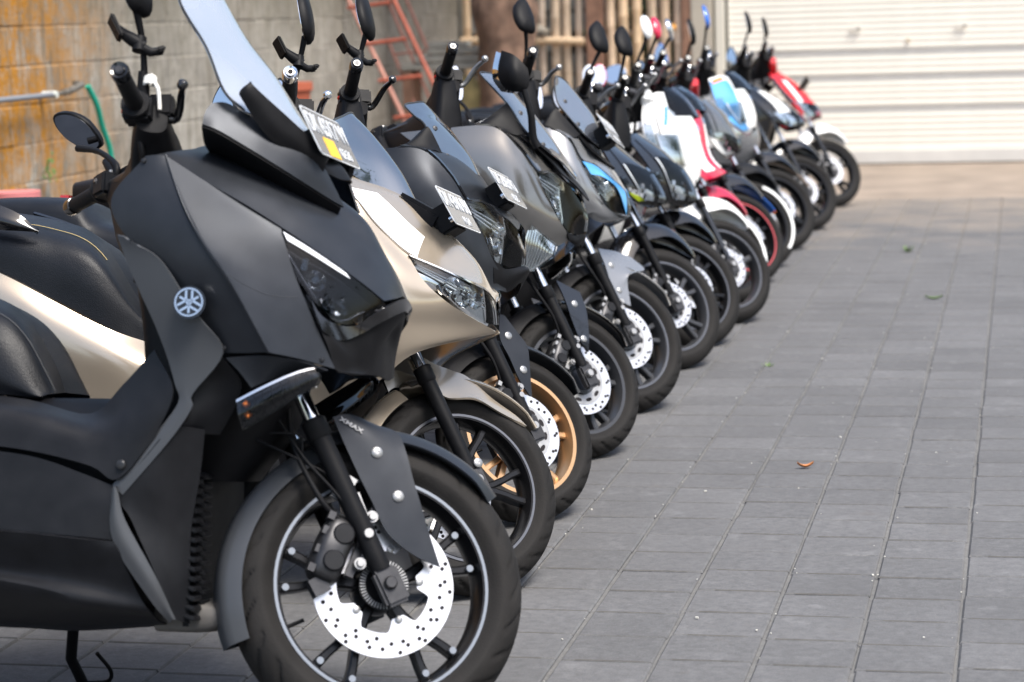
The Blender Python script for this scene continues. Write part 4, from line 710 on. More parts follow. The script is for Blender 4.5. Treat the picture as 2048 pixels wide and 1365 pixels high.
tag(lathe('terracotta_pot', [(0, 0), (.1, 0), (.14, .32), (.155, .33), (.155, .38), (.12, .38), (.0, .3)], (-4.55, 13.9, .62), (0, 0, 1), mat('terracotta', (.4, .1, .05), .7), n=28), 'orange terracotta pot by the wall behind the champagne scooter', 'pot')
st_ = thing('plant_stand', 'dark block stand under the terracotta pot', 'stand', (-4.55, 13.9, 0)); box('block', (0, 0, .2), (.36, .36, .4), blockgrey, st_); box('block', (0, 0, .51), (.34, .34, .21), blockgrey, st_)
# trees and a boundary wall on the open side of the yard (seen as reflections in paint and screens)
for k, (x, y, h, r) in enumerate(((9.5, 1.5, 6.5, 2.4), (11.5, 8.5, 7.5, 2.8), (3.5, -9.5, 7.0, 2.6))):
    tr_ = thing('tree', ('leafy tree on the open side of the yard nearest the camera', 'tallest leafy tree on the open side of the yard', 'leafy tree behind the camera position')[k], 'tree', (x, y, 0))
    tube('trunk', [(0, 0, 0), (.05, .03, h*.3), (-.05, .02, h*.55), (.05, 0, h*.8)], [.22, .17, .13, .05], bark, tr_, bend=4, n=12)
    leafmass('crown', (0, 0, h*.72), (r, r, r*.8), 2600, leafm, tr_, .16)
# ------------------------------------------------------------------ scooters
RAKE, TRAIL = R(26.5), .095
def steer_matrix(deg):
    ax = Vector((-math.sin(RAKE), 0, math.cos(RAKE)))
    return Matrix.Translation((TRAIL, 0, 0)) @ Matrix.Rotation(R(deg), 4, ax) @ Matrix.Translation((-TRAIL, 0, 0))
def wheel(name, par, S, c, Ro, w, rb, spokes, rimm, seg=120, grooves=True, stripe=None, prof=None, dots=False, white_arc=False):
    """c: axle centre (x, z); Ro tyre radius, w half width, rb bead radius. The rim is the part, tyre and spokes its sub-parts."""
    cx, cz = c
    def P(r, y, a): return (cx+r*math.cos(a), y, cz+r*math.sin(a))
    rim_p = [(rb+.004, -w*.66), (rb+.004, -w*.74), (rb-.010, -w*.74), (rb-.014, -w*.55), (rb-.020, -w*.2), (rb-.020, w*.2), (rb-.014, w*.55), (rb-.010, w*.74), (rb+.004, w*.74), (rb+.004, w*.66), (rb-.006, w*.2), (rb-.006, -w*.2)]
    V, F = [], []; k = len(rim_p); n = 72
    for j in range(n):
        for r, y in rim_p: V.append(P(r, y, 2*math.pi*j/n))
    for j in range(n):
        for i in range(k): F.append((j*k+i, j*k+(i+1) % k, ((j+1) % n)*k+(i+1) % k, ((j+1) % n)*k+i))
    rim = make(name, V, F, rimm, par, X=S)
    # tyre
    rc = (rb+.42*Ro)/1.42; V, F = [], []; mm = 44
    for j in range(seg):
        a = 2*math.pi*j/seg
        for i in range(mm+1):
            b = -2.02+4.04*i/mm
            r = rc+(Ro-rc)*math.cos(b); y = w*math.sin(b)
            if abs(b) > 1.55: y = math.copysign(w*(1-.28*((abs(b)-1.55)/.47)), b)
            if abs(abs(b)-1.72) < .05 or abs(abs(b)-1.42) < .04: y *= 1.022
            if grooves and .12 < abs(b) < 1.22:
                ph = (a*26/(2*math.pi)+abs(b)*1.1+(.5 if b > 0 else 0)) % 1
                if ph < .17: r -= .006
            V.append(P(r, y, a))
    k = mm+1
    for j in range(seg):
        for i in range(mm): F.append((j*k+i, j*k+i+1, ((j+1) % seg)*k+i+1, ((j+1) % seg)*k+i))
    make('tyre', V, F, rubber, rim, X=S, sharp=50)
    # hub
    lathe('hub', [(0, -.05), (.036, -.05), (.046, -.035), (.05, 0), (.046, .035), (.036, .05), (0, .05)], (cx, 0, cz), (0, 1, 0), rimm, rim, n=24, X=S)
    # spokes: pairs splaying from the hub to the rim
    for a0, half in spokes:
        for s in ((-1, 1) if half else (0,)):
            a1 = R(a0); a2 = R(a0+s*half); V = []; r1, r2 = .036, rb-.017
            for t in np.linspace(0, 1, 6):
                r = r1+(r2-r1)*t; a = a1+(a2-a1)*min(1, t*1.15); wd = (.022 if half else .032)*(1-.42*t)+.007*t**4; th = .022-.006*t
                px, pz = cx+r*math.cos(a), cz+r*math.sin(a); tx, tz = -math.sin(a), math.cos(a)
                for u, v in ((-1, -1), (-.55, -1.25), (.55, -1.25), (1, -1), (1, 1), (-1, 1)): V.append((px+tx*wd*u*.5, v*th*.75-.004, pz+tz*wd*u*.5))
            F = []
            for i in range(5):
                for q in range(6): F.append((i*6+q, i*6+(q+1) % 6, i*6+6+(q+1) % 6, i*6+6+q))
            F += [(5, 4, 3, 2, 1, 0), (30, 31, 32, 33, 34, 35)]
            make('spoke', V, F, rimm, rim, X=S, sharp=30)
            if dots:
                a = a2; px, pz = cx+(rb-.021)*math.cos(a), cz+(rb-.021)*math.sin(a)
                lathe('rim_bolt', [(0, -.03), (.007, -.03), (.007, -.02)], (px-.006*math.cos(a), 0, pz-.006*math.sin(a)), (0, 1, 0), stripe_silver, rim, n=12, X=S)
    def arc(nm, r1, r2, y, a1, a2, m_):
        V, F = [], []; n = 72
        for j in range(n+1):
            a = a1+(a2-a1)*j/n
            for r in (r1, r2):
                for dy in (0, .0015): V.append(P(r, y+dy, a))
        for j in range(n):
            b = 4*j; F += [(b, b+2, b+6, b+4), (b+1, b+5, b+7, b+3), (b, b+4, b+5, b+1), (b+2, b+3, b+7, b+6)]
        F += [(0, 1, 3, 2), (4*n, 4*n+2, 4*n+3, 4*n+1)]
        make(nm, V, F, m_, rim, X=S)
    if stripe: arc('rim_stripe', rb-.0065, rb-.0005, -w*.74-.002, 0, 2*math.pi, stripe)
    if white_arc: arc('tyre_stripe', rb+.018, rb+.034, -w*1.0-.0015, R(-35), R(80), white_gloss)
    # inflation valve
    a = R(205); tube('valve', [P(rb-.02, 0, a), P(rb-.055, -.006, a)], .004, black_plastic, rim, n=8, X=S)
    return rim
def disc(par, S, cz, ro, ri, y, style, cx=0):
    n = 180; V, F = [], []
    for j in range(n):
        a = 2*math.pi*j/n
        if style == 'lobe':
            q = abs((math.degrees(a)-8+36) % 72-36); q = min(1, max(0, (q-9)/11)); rin = ri*.73+ri*.27*(q*q*(3-2*q))
        else: rin = ri
        for r in (ro, rin):
            for dy in (0, .004): V.append((cx+r*math.cos(a), y+dy, cz+r*math.sin(a)))
    for j in range(n):
        b, c = 4*j, 4*((j+1) % n); F += [(b, b+2, c+2, c), (b+1, c+1, c+3, b+3), (b, c, c+1, b+1), (b+2, b+3, c+3, c+2)]
    d = make('brake_disc', V, F, steel, par, X=S, sharp=30)
    J = Join(); rows = 4 if style == 'lobe' else 3; k = 30 if style == 'lobe' else 26; lo = ri+.012
    for j in range(k):
        for q in range(rows):
            if (j+q) % 2 and q in (0, rows-1): continue
            a = 2*math.pi*(j+.27*q)/k; r = lo+(ro-lo-.007)*(q/(rows-1))
            if (j % 3 == q % 3): continue
            J.lathe([(0, -.0014), (.0042, -.0014), (.0042, .002)], (cx+r*math.cos(a), y, cz+r*math.sin(a)), (0, 1, 0), 8)
    tag(J.build('drilled_holes', void, d, X=S), kind='stuff')
    if style == 'lobe':
        for j in range(5):
            a = R(8+72*j)
            lathe('disc_bolt', [(0, -.004), (.006, -.004), (.0075, -.003), (.0075, 0)], (cx+.073*math.cos(a), y, cz+.073*math.sin(a)), (0, 1, 0), alu, d, n=12, X=S)
    else:
        lathe('carrier', [(.05, 0), (ri+.001, -.001), (ri+.001, .005), (.05, .005)], (cx, y-.001, cz), (0, 1, 0), alu, d, n=60, closed=True, X=S)
        J = Join()
        for j in range(11):
            a = 2*math.pi*j/11; r = ri*.84; e = Matrix.Rotation(-a, 4, 'Y')
            V = [(Vector((math.cos(t)*.006, 0, math.sin(t)*.0115))) for t in np.linspace(0, 2*math.pi, 13)[:-1]]
            V = [np.array(e @ v)+np.array((cx+r*math.cos(a), y-.0028, cz+r*math.sin(a))) for v in V]; J.add(V+[v+np.array((0, .001, 0)) for v in V], [tuple(range(12)), tuple(range(12, 24))])
        tag(J.build('carrier_slots', void, d, X=S, sharp=0), kind='stuff')
    # toothed speed ring
    lathe('speed_ring', [(.036, -.004), (.05, -.004), (.05, 0), (.036, 0)], (cx, y-.003, cz), (0, 1, 0), grey_plastic, d, n=48, closed=True, X=S)
    J = Join()
    for j in range(48):
        a = 2*math.pi*j/48; J.box((cx+.043*math.cos(a), y-.0078, cz+.043*math.sin(a)), (.0105, .0016, .0022), Matrix.Rotation(-a, 4, 'Y'))
    tag(J.build('ring_teeth', alu, d, X=S, sharp=0), kind='stuff')
    return d
def fork_leg(par, S, cz, side, fy=.088, lower=.345, top=.62, rl=.0205, rc=.0145):
    d = np.array([-math.sin(RAKE), 0, math.cos(RAKE)]); a = np.array([.0, side*fy, cz]); lo = a+d*.02
    f = tube('fork_leg', [a+d*.03, a+d*.05, a+d*(lower*.5), a+d*lower], [rl*.92, rl, rl, rl*1.02], black_plastic if par.get('fork') != 'gloss' else black_gloss, par, n=20, X=S)
    tube('fork_cap', [a+d*(lower-.035), a+d*(lower-.03), a+d*(lower+.004), a+d*(lower+.008)], [rl*1.03, rl*1.2, rl*1.2, rl*.95], black_plastic, f, n=20, X=S)
    tube('fork_tube', [a+d*lower, a+d*top], rc, chrome, f, n=16, X=S)
    box('axle_clamp', tuple(a+np.array([.004, side*.002, -.004])), (.05, .03, .075), dark_metal, f, Rm=Matrix.Rotation(-RAKE, 4, 'Y'), bevel=.006, X=S)
    lathe('axle_nut', [(0, -.028), (.01, -.028), (.013, -.024), (.013, -.012), (.019, -.012), (.019, 0)], (a[0], side*(fy-.0), a[2]), (0, -side, 0) if side > 0 else (0, 1, 0), dark_metal if cz > .262 else alu, f, n=6*3, X=S)
    return f
def caliper(par, S, c, sc_=1.0, y=-.07, rot=25):
    Rm = Matrix.Rotation(R(rot), 4, 'Y'); Mx = S @ Matrix.Translation((c[0], y, c[1])) @ Rm @ Matrix.Scale(sc_, 4)
    b = hull('brake_caliper', [(-.062, 0, 0, .012, .016), (-.05, 0, 0, .027, .034), (0, -.002, 0, .03, .04), (.045, 0, .002, .027, .034), (.06, 0, .002, .012, .014)], dark_metal, par, e=3.5, axis='z', X=Mx)
    for z in (-.026, .024): lathe('piston_cap', [(0, -.042), (.0165, -.042), (.019, -.039), (.019, -.02)], (.004, 0, z), (0, 1, 0), grey_plastic, b, n=24, X=Mx)
    lathe('slide_pin', [(0, -.05), (.008, -.05), (.009, -.044), (.009, -.02)], (.042, 0, .04), (0, 1, 0), alu, b, n=12, X=Mx)
    lathe('mounting_bolt', [(0, -.034), (.006, -.034), (.0075, -.029), (.0105, -.029), (.0105, -.015)], (.05, 0, -.01), (0, 1, 0), alu, b, n=12, X=Mx); lathe('mounting_bolt', [(0, -.034), (.006, -.034), (.0075, -.029), (.0105, -.029), (.0105, -.015)], (.04, 0, .075), (0, 1, 0), alu, b, n=12, X=Mx)
    J = Join()
    for z in (-.05, -.015, .02, .048): J.box((-.026, -.022, z), (.012, .022, .014))
    J.box((.042, -.004, .03), (.014, .02, .13)); J.box((-.0, -.006, -.07), (.03, .026, .03), Matrix.Rotation(.7, 4, 'Y')); J.build('caliper_bracket', alu if sc_ < 1 else dark_metal, b, X=Mx)
    return b
def arch(name, par, S, cz, r0, r1, a0, a1, hw, drop, m, n=26, flare=0, thick=.004, cx=0, pw=3.0):
    rows = []
    for i in range(n+1):
        t = i/n; a = R(a0+(a1-a0)*t); r = r0+(r1-r0)*t; row = []
        e = min(1, min(t, 1-t)*6+.25); wv = hw*(.55+.45*e) if flare else hw*(.8+.2*e)
        for j in range(11):
            u = -1+2*j/10; rr = r-drop*abs(u)**pw; row.append((cx+rr*math.cos(a), wv*u, cz+rr*math.sin(a)))
        rows.append(row)
    V, F = solid(np.array(rows), thick, 0, np.array([cx, 0, cz])); return make(name, V, F, m, par, X=S)
def handlebar(par, S, G, L_, style, mirror_top=None, mir_col=None, bar_ring=None, lever_m=None, cover_m=None, cover=True, stem=None, shape='blade', holder=False, mir_yaw=0, mirror_left=None, ck=1.0):
    mirror_top = None if mirror_top is None else np.array(mirror_top)
    """G: right grip end and L_: right lever tip, both in the frame of the steered fork."""
    lever_m = lever_m or alu; G = np.array(G); I = G+np.array([.045, .125, -.004]); zc = G[2]-.015
    for s in (1, -1):
        Q = np.array([1, s, 1]); g_, i_ = G*Q, I*Q
        d = (i_-g_)/np.linalg.norm(i_-g_)
        gr = tube('grip', [i_, i_-d*.004, g_+d*.012, g_+d*.010], [.0165, .0175, .0165, .015], grip_rubber, par, n=18, X=S)
        lathe('bar_end', [(0, -.014), (.009, -.014), (.009, -.010), (.0165, -.013), (.0185, -.006), (.0185, .012), (.014, .014)], g_, d, bar_ring or black_gloss, gr, n=24, X=S)
        lathe('bar_end_screw', [(0, -.0155), (.006, -.0155), (.006, -.012)], g_, d, dark_metal if not bar_ring else black_plastic, gr, n=10, X=S)
        lathe('grip_flange', [(.0, 0), (.027, 0), (.0285, .006), (.024, .012), (0, .012)], i_, d, grip_rubber, gr, n=24, X=S)
        c = i_+d*.036; s_, t_, _ = frame(d); Rm = Matrix((s_, t_, d)).transposed()
        sw = box('switch_box', tuple(c), (.055, .05, .05), grey_plastic, par, Rm=Rm, bevel=.006, X=S)
        box('switch_button', tuple(c-np.array([.026, 0, -.008])), (.012, .016, .012), black_gloss, sw, bevel=.003, X=S)
        if s == 1: box('kill_switch', tuple(c-np.array([.028, .0, .004])), (.01, .012, .01), red_gloss, sw, bevel=.002, X=S)
        for q in (0, 1, 2): lathe('switch_screw', [(0, -.003), (.004, -.003), (.004, .003)], c+np.array([.0, (q-1)*.016, .027]), (0, 0, -1), alu, sw, n=8, X=S)
        m0 = c+np.array([.045, s*.012, .005]); box('master_cylinder', tuple(m0+np.array([.0, 0, .012])), (.05, .045, .035), black_plastic, sw, Rm=Rm, bevel=.005, X=S)
        le = np.array(L_)*Q
        lv = tube('brake_lever', [m0+[.0, 0, -.008], m0+np.array([.03, -s*.004, -.008]), m0*.45+le*.55+[.016, 0, .006], le*.92+m0*.08+[.004, 0, 0], le], [.011, .0085, .0075, .006, .006], lever_m, par, n=12, bend=4, X=S)
        lathe('lever_ball', [(0, -.011), (.006, -.0095), (.0105, -.004), (.0105, .004), (.006, .0095), (0, .011)], le, le-m0, lever_m, lv, n=16, X=S)
        tube('bar_tube', [i_+d*.05, (I[0]+.05, s*.09, zc-.05)], .011, dark_metal, par, n=10, X=S)
        zz = [] if style == 0 else [tuple(c+np.array([.0, 0, -.015])), tuple(c+np.array([.004, s*.01, -.05])), tuple(c+np.array([.012, s*.03, -.12])), tuple(c+np.array([.02, s*.06, -.21]))]
        if zz: hull('bar_skirt', [(p[2], p[0], p[1], hx, hy) for p, hx, hy in zip(zz, (.028, .034, .045, .055), (.027, .036, .05, .06))], cover_m or black_plastic, par, axis='z', e=4, X=S)
        # cables
        tube('cable', [c+[.02, s*.02, -.02], c+[.05, s*.06, -.09], (I[0]+.09, s*.06, zc-.22)], .0055, black_plastic, par, n=8, bend=4, X=S)
        tube('cable', [c+[.0, s*.02, -.02], c+[.02, s*.05, -.10], (I[0]+.06, s*.07, zc-.24)], .0055, black_plastic, par, n=8, bend=4, X=S)
        if mirror_top is not None:
            mt = np.array(mirror_left if (s == -1 and mirror_left is not None) else mirror_top*Q); b0 = c+np.array([.012, s*.012, .022])
            mi = tube('mirror', [b0, b0*.97+mt*.03+[0, 0, .02], (b0+mt)/2+[0.004, 0, -.0], mt-[0, 0, .045]], [.008, .0075, .0062, .008], black_plastic, par, n=12, bend=3, X=S)
            tube('mirror_boot', [b0-[0, 0, .005], b0*.85+mt*.15, b0*.72+mt*.28], [.011, .012, .008], black_plastic, mi, n=12, X=S)
            wl = s == -1 and mirror_left is not None
            mirror_head(mi, S, mt, s, mir_col or black_plastic, 'wing' if wl else shape, mir_yaw, -42 if wl else -8)
            if holder and s == 1:
                h0 = b0*.42+mt*.58+np.array([0, 0, -.015]); J = Join()
                J.tube([h0+[-.045, .0, .024], h0+[-.03, 0, .014], h0+[-.012, 0, .004], h0+[.008, 0, -.006]], [.009, .011, .0135, .012], 12)
                J.tube([h0+[-.002, 0, -.017], h0+[0, 0, .012]], .013, 12); J.tube([h0+[.0, 0, -.008], h0+[.022, 0, -.016], h0+[.036, 0, -.012]], [.01, .009, .008], 10)
                ho = J.build('phone_holder', black_plastic, par, X=S)
                box('holder_pad', tuple(h0+[-.048, 0, .026]), (.009, .04, .048), black_plastic, ho, Rm=Matrix.Rotation(-.5, 4, 'Y'), bevel=.003, X=S)
                for k in (-1, 0, 1): box('holder_claw', tuple(h0+[.04, .011*k, -.01]), (.018, .007, .010), black_plastic, ho, Rm=Matrix.Rotation(-.4, 4, 'Y'), bevel=.003, X=S)
    if cover:
        x0 = I[0]+.05; st = [(-.215, x0-.012, zc-.005, .03, .028), (-.16, x0, zc-.03*ck, .042, .05*ck), (-.09, x0+.02, zc-.085*ck, .055, .105*ck), (0, x0+.03, zc-.1*ck, .065, .12*ck), (.09, x0+.02, zc-.085*ck, .055, .105*ck), (.16, x0, zc-.03*ck, .042, .05*ck), (.215, x0-.012, zc-.005, .03, .028)]
        hull('handlebar_cover', st, cover_m or black_plastic, par, axis='y', e=3, X=S)
        if stem: tube('steering_stem', [(x0+.02, 0, zc-.12), stem], [.05, .04], black_plastic, par, n=14, X=S)
def mirror_head(par, S, c, s, m, shape, yaw, tilt=-8):
    if shape == 'round': O = [(.062*math.cos(a), .055*math.sin(a)) for a in np.linspace(0, 2*math.pi, 25)[:-1]]
    elif shape == 'oval': O = [(.035*math.cos(a), .06*math.sin(a)) for a in np.linspace(0, 2*math.pi, 25)[:-1]]
    elif shape == 'wing':
        O = [(-.047, -.036), (-.030, -.052), (.008, -.042), (.042, -.008), (.052, .03), (.038, .046), (.0, .04), (-.032, .012)]; O = [tuple(p) for p in cr1(np.array([O[-1]]+O+O[:2]), 3)[3:-4]]
    else:
        O = [(-.032, -.05), (.0, -.056), (.026, -.052), (.044, -.02), (.046, .02), (.034, .055), (.008, .085), (-.008, .088), (-.026, .05), (-.036, .0)]
        Q = np.array(O+O[:3]); O = [tuple(p) for p in cr1(np.array([O[-1]]+O+O[:2]), 3)[3:-4]]
    Mx = S @ Matrix.Translation(c) @ Matrix.Rotation(R(yaw)*s, 4, 'Z') @ Matrix.Rotation(R(tilt), 4, 'Y')
    rings = []
    for t, k in ((-.008, .93), (-.006, 1), (.003, 1), (.012, .86), (.018, .6), (.021, .25)): rings.append([(t, -s*p[0]*k, p[1]*k) for p in O])
    V, F = rings_vf(rings); h = make('mirror_housing', V, F, m, par, X=Mx, sharp=50)
    V = [(-.0095, -s*p[0]*.9, p[1]*.9) for p in O]; V2 = [(v[0]+.003, v[1], v[2]) for v in V]; k = len(O)
    make('mirror_glass', V+V2, [tuple(range(k)), tuple(range(k, 2*k))[::-1]]+[(i, (i+1) % k, k+(i+1) % k, k+i) for i in range(k)], mirror_glass, par, X=Mx, smooth=False)
    return h
def number_plate(par, c, tilt, l1, l2, roll_=0, w=.262, h=.108, sticker=False, bracket=True):
    """plate faces forward (+x), leaning back by tilt degrees; text reads from the front."""
    Mx = Matrix.Translation(c) @ Matrix.Rotation(R(roll_), 4, 'X') @ Matrix(((0, -math.sin(R(tilt)), math.cos(R(tilt)), 0), (1, 0, 0, 0), (0, math.cos(R(tilt)), math.sin(R(tilt)), 0), (0, 0, 0, 1)))
    def rr(w_, h_, r, k=6):
        out = []
        for cx, cy, a0 in ((w_/2-r, h_/2-r, 0), (-w_/2+r, h_/2-r, 90), (-w_/2+r, -h_/2+r, 180), (w_/2-r, -h_/2+r, 270)):
            out += [(cx+r*math.cos(R(a0+90*q/k)), cy+r*math.sin(R(a0+90*q/k))) for q in range(k+1)]
        return out
    def slab(nm, w_, h_, r, z0, z1, m_, p_):
        O = rr(w_, h_, r); k = len(O); V = [(x, y, z0) for x, y in O]+[(x, y, z1) for x, y in O]
        return make(nm, V, [tuple(range(k))[::-1], tuple(range(k, 2*k))]+[(i, (i+1) % k, k+(i+1) % k, k+i) for i in range(k)], m_, p_, X=Mx, smooth=False)
    pl = slab('number_plate', w, h, .012, -.002, 0, plate_white, par)
    slab('plate_face', w-.007, h-.007, .009, -.001, .0008, plate_black, pl)
    text('plate_number', l1, .062, plate_white, pl, Mx @ Matrix.Translation((0, .017, .0012)) @ Matrix.Diagonal((.83, 1, 1, 1)))
    text('plate_date', l2, .032, plate_white, pl, Mx @ Matrix.Translation((.055 if sticker else .02, -.033, .0012)))
    if sticker: make('plate_sticker', *box_vf((-.035, -.03, .0012), (.07, .042, .0012)), yellow_paint, pl, X=Mx, smooth=False)
    if bracket:
        q = box('plate_bracket', (0, -.01, -.035), (.1, .07, .05), black_plastic, par, bevel=.006, X=Mx)
        for sx in (-.09, .09): lathe('plate_screw', [(0, -.014), (.007, -.014), (.007, 0)], (sx, -.03, -.002), (0, 0, 1), chrome, pl, n=10, X=Mx)
    return pl
def emblem(par, c, r, nrm):
    s, t, d = frame(nrm); Mx = Matrix.Identity(4)
    up_ = np.array([0, 0, 1.])-d*d[2]; up_ /= np.linalg.norm(up_); rt_ = np.cross(up_, d)
    for i in range(3): Mx[i][0], Mx[i][1], Mx[i][2], Mx[i][3] = rt_[i], up_[i], d[i], c[i]
    e = lathe('emblem', [(0, -.004), (r*1.12, -.004), (r*1.12, .002), (0, .002)], (0, 0, 0), (0, 0, 1), black_gloss, par, n=40, X=Mx)
    lathe('emblem_ring', [(r*.86, .001), (r, .001), (r*.98, .0065), (r*.88, .0065)], (0, 0, 0), (0, 0, 1), chrome, e, n=40, closed=True, X=Mx)
    for a in (90, 210, 330):
        J = Join(); Rm = Matrix.Rotation(R(a-90), 4, 'Z')
        def bx(cx, cy, sx, sy): J.box(tuple(Rm @ Vector((cx, cy, .003))), (sx, sy, .004), Rm)
        bx(0, -r*.36, r*.14, r*.78); bx(0, r*.12, r*.56, r*.14)
        for q in (-.21, .21): bx(q*r, r*.46, r*.14, r*.7)
        J.build('tuning_fork', chrome, e, X=Mx)
    return e
def bolt(name, c, nrm, r, m_, par, X=None):
    return lathe(name, [(0, .003), (r*.35, .003), (r*.35, .004), (r*.8, .0035), (r, .0015), (r, -.004)], c, nrm, m_, par, n=18, X=X)
def core(par, m_=None, k=1.0):
    """inner frame cover, floor, tail and engine behind the front panels"""
    m_ = m_ or black_plastic
    hull('frame_cover', [(.2, -.5, 0, .1, .12), (.34, -.42, 0, .13*k, .16*k), (.55, -.36, 0, .15*k, .17*k), (.72, -.33, 0, .15*k, .17*k), (.88, -.36, 0, .12*k, .15*k), (.97, -.4, 0, .08, .1)], m_, par, axis='z', e=3.2)
def rear(par, body_m, seat_h=.76, xr=-1.38, rw=.26, w=.06, wide=1.0, dzr=0, seat=True, sides=True, rimm=None):
    fl = hull('floorboard', [(-.36, 0, .34, .12*wide, .1), (-.5, 0, .32, .2*wide, .09), (-.8, 0, .33, .2*wide, .1), (-.95, 0, .4, .19*wide, .14)], grey_plastic, par, e=4)
    if sides: hull('rear_body', [(-.72, 0, .48, .13*wide, .12), (-.9, 0, .54, .175*wide, .17), (-1.2, 0, .62, .185*wide, .14), (-1.5, 0, .72, .14*wide, .09), (-1.72, 0, .8, .07, .04)], body_m, par, e=3)
    if seat: 
        s = hull('seat', [(-.66, 0, seat_h-.1, .06, .05), (-.78, 0, seat_h-.05, .13, .075), (-1.0, 0, seat_h-.02, .17, .08), (-1.18, 0, seat_h+.0, .175, .085), (-1.26, 0, seat_h+.06, .17, .09), (-1.5, 0, seat_h+.09, .14, .07), (-1.66, 0, seat_h+.1, .08, .04)], seat_mat, par, e=3)
    lathe_c = (xr, rw-dzr)
    wheel('rear_wheel', par, None, lathe_c, rw, w, rw-.085, [(a, 10) for a in (20, 92, 164, 236, 308)], rimm or rim_black, seg=72, grooves=False)
    arch('rear_mudguard', par, None, rw-dzr, rw+.035, rw+.06, 20, 165, .075, .02, black_plastic, cx=xr)
    tube('silencer', [(-.95, -.17, .24), (-1.1, -.2, .27), (-1.2, -.215, .3), (-1.55, -.225, .4), (-1.6, -.225, .41)], [.02, .025, .052, .06, .035], dark_metal, par, n=18, bend=3)
    hull('engine', [(-.85, .03, .28, .09, .1), (-1.05, .05, .27, .11, .12), (-1.3, .1, .27, .06, .1)], dark_metal, par, e=3)
    box('tail_light', (-1.7, 0, .83), (.05, .12, .05), mat('tail_red', (.4, .01, .01), .15, coat=1), par, bevel=.01)
    tube('side_stand', [(-.68, .12, .22), (-.72, .2, .12), (-.73, .29, .058)], .012, black_plastic, par, n=10)
def new_bike(i, label):
    X, Y, lean, st, Ro, w_, dz_ = BIKES[i]
    o = thing('scooter', label, 'scooter', (X, Y, dz_), (R(-lean), 0, 0), 'scooters parked in a row along the yard'); o['fork'] = 'matte'
    return o, steer_matrix(st), Ro, w_
def t(i, k): return T['%d.%s' % (i, k)]
def p0(i, k): return T['%d.%s' % (i, k)][0][0]
def tri(v, axis): return v

def screen_edge(ws, rows, m_=None):
    A = [np.array(r, float) for r in rows]; k = len(A); e = [r[0] for r in A]+[A[-1][1], A[-1][2]*[1, 0, 1]]+[A[-1][1]*[1, -1, 1]]+[r[0]*[1, -1, 1] for r in A[::-1]]
    tube('screen_edge', e, .0026, m_ or edge_dark, ws, bend=5, n=6)
# ---- 1: nearest, large matte grey scooter
b1, S1, Ro, w_ = new_bike(1, 'nearest scooter, large and matte dark grey with a round fork emblem and tall pale windscreen')
sheet('side_panel', t(1, 'side'), matte_grey, b1, n=6, mirror=True)
sheet('side_trim', t(1, 'trim'), matte_trim, b1, n=5, mirror=True, off=.003)
sheet('recess_panel', t(1, 'recess'), grey_plastic, b1, mirror=True)
sheet('lower_cowl', t(1, 'lower_side'), matte_grey, b1, mirror=True)
fr = sheet('front_panel', t(1, 'front'), matte_grey, b1, n=6, center=True, off=.002)
hl = sheet('headlight', t(1, 'headlight'), lens_dark, b1, n=5, mirror=True, off=.003, thick=.003)
for s in (1, -1):
    Mx = None if s == 1 else MIR
    H = [[(x-.03, y+.022, z-.004) for x, y, z in r] for r in t(1, 'headlight')]
    hb = sheet('lamp_housing', H, black_gloss, b1, n=4, X=Mx)
    patch('light_guide', t(1, 'headlight'), [(.04, .02), (.42, .08), (.16, 2.35), (.02, 2.2)], drl, hb, off=.0055, thick=.003, X=Mx, k=12)
    c1, c2 = surf(H, 1.0, 1.35), surf(H, 1.35, 2.3)
    for c in (c1, c2): lathe('reflector_bowl', [(0, .0), (.012, .003), (.02, .016), (.021, .018)], c, (.5, -.8, .15), reflector, hb, n=18, X=Mx)
    tube('lamp_bezel', [surf(H, .7, .35)+np.array([.012, -.014, 0]), surf(H, 1.5, 1.2)+np.array([.012, -.014, 0]), surf(H, 1.75, 2.4)+np.array([.012, -.014, 0]), surf(H, 1.2, 3.5)+np.array([.012, -.012, 0])], .0022, chrome, hb, bend=5, n=6, X=Mx)
    for u, v in ((.75, 1.9), (1.1, 2.6), (1.45, 1.7), (.6, 1.0), (.9, 2.2), (1.3, 2.2), (.8, 1.4)):
        c = surf(H, u, v)+np.array([.012, -.014, 0]); box('lamp_facet', tuple(c), (.022, .008, .012), reflector, hb, Rm=Matrix.Rotation(u*3, 4, 'Y'), bevel=.001, X=Mx)
sheet('nose_brow', t(1, 'chin_brow'), black_gloss, b1, center=True, off=.004)
sheet('nose_chin', t(1, 'chin'), black_plastic, b1, center=True)
sheet('dash_cowl', t(1, 'dash_side'), matte_grey, b1, mirror=True, off=.004)
D = t(1, 'dash_side'); rows = [[r[2], (r[2][0]+.02, r[2][1]*.5, r[2][2]-.01), (r[2][0]+.03, 0, r[2][2]-.008)] for r in D]
sheet('dash_top', rows, black_plastic, b1, center=True)
rows = [[r[0], (r[0][0]-.02, r[0][1]*.6, r[0][2]-.03), (r[0][0]-.03, 0, r[0][2]-.04)] for r in D]
sheet('inner_cowl', rows, black_plastic, b1, center=True)
ws = sheet('windscreen', t(1, 'screen'), screen_mat, b1, center=True, thick=.004, n=6)
screen_edge(ws, t(1, 'screen'))
sheet('screen_arm', t(1, 'arm'), black_plastic, b1, mirror=True, thick=.012, off=.008)
number_plate(b1, Vector(p0(1, 'plate'))+Vector((.01, 0, 0)), 27, 'DK 6517 W', '02·26', sticker=True)
sg_ = sheet('turn_signal', t(1, 'signal'), lens_smoke, b1, mirror=True, thick=.003, off=.006)
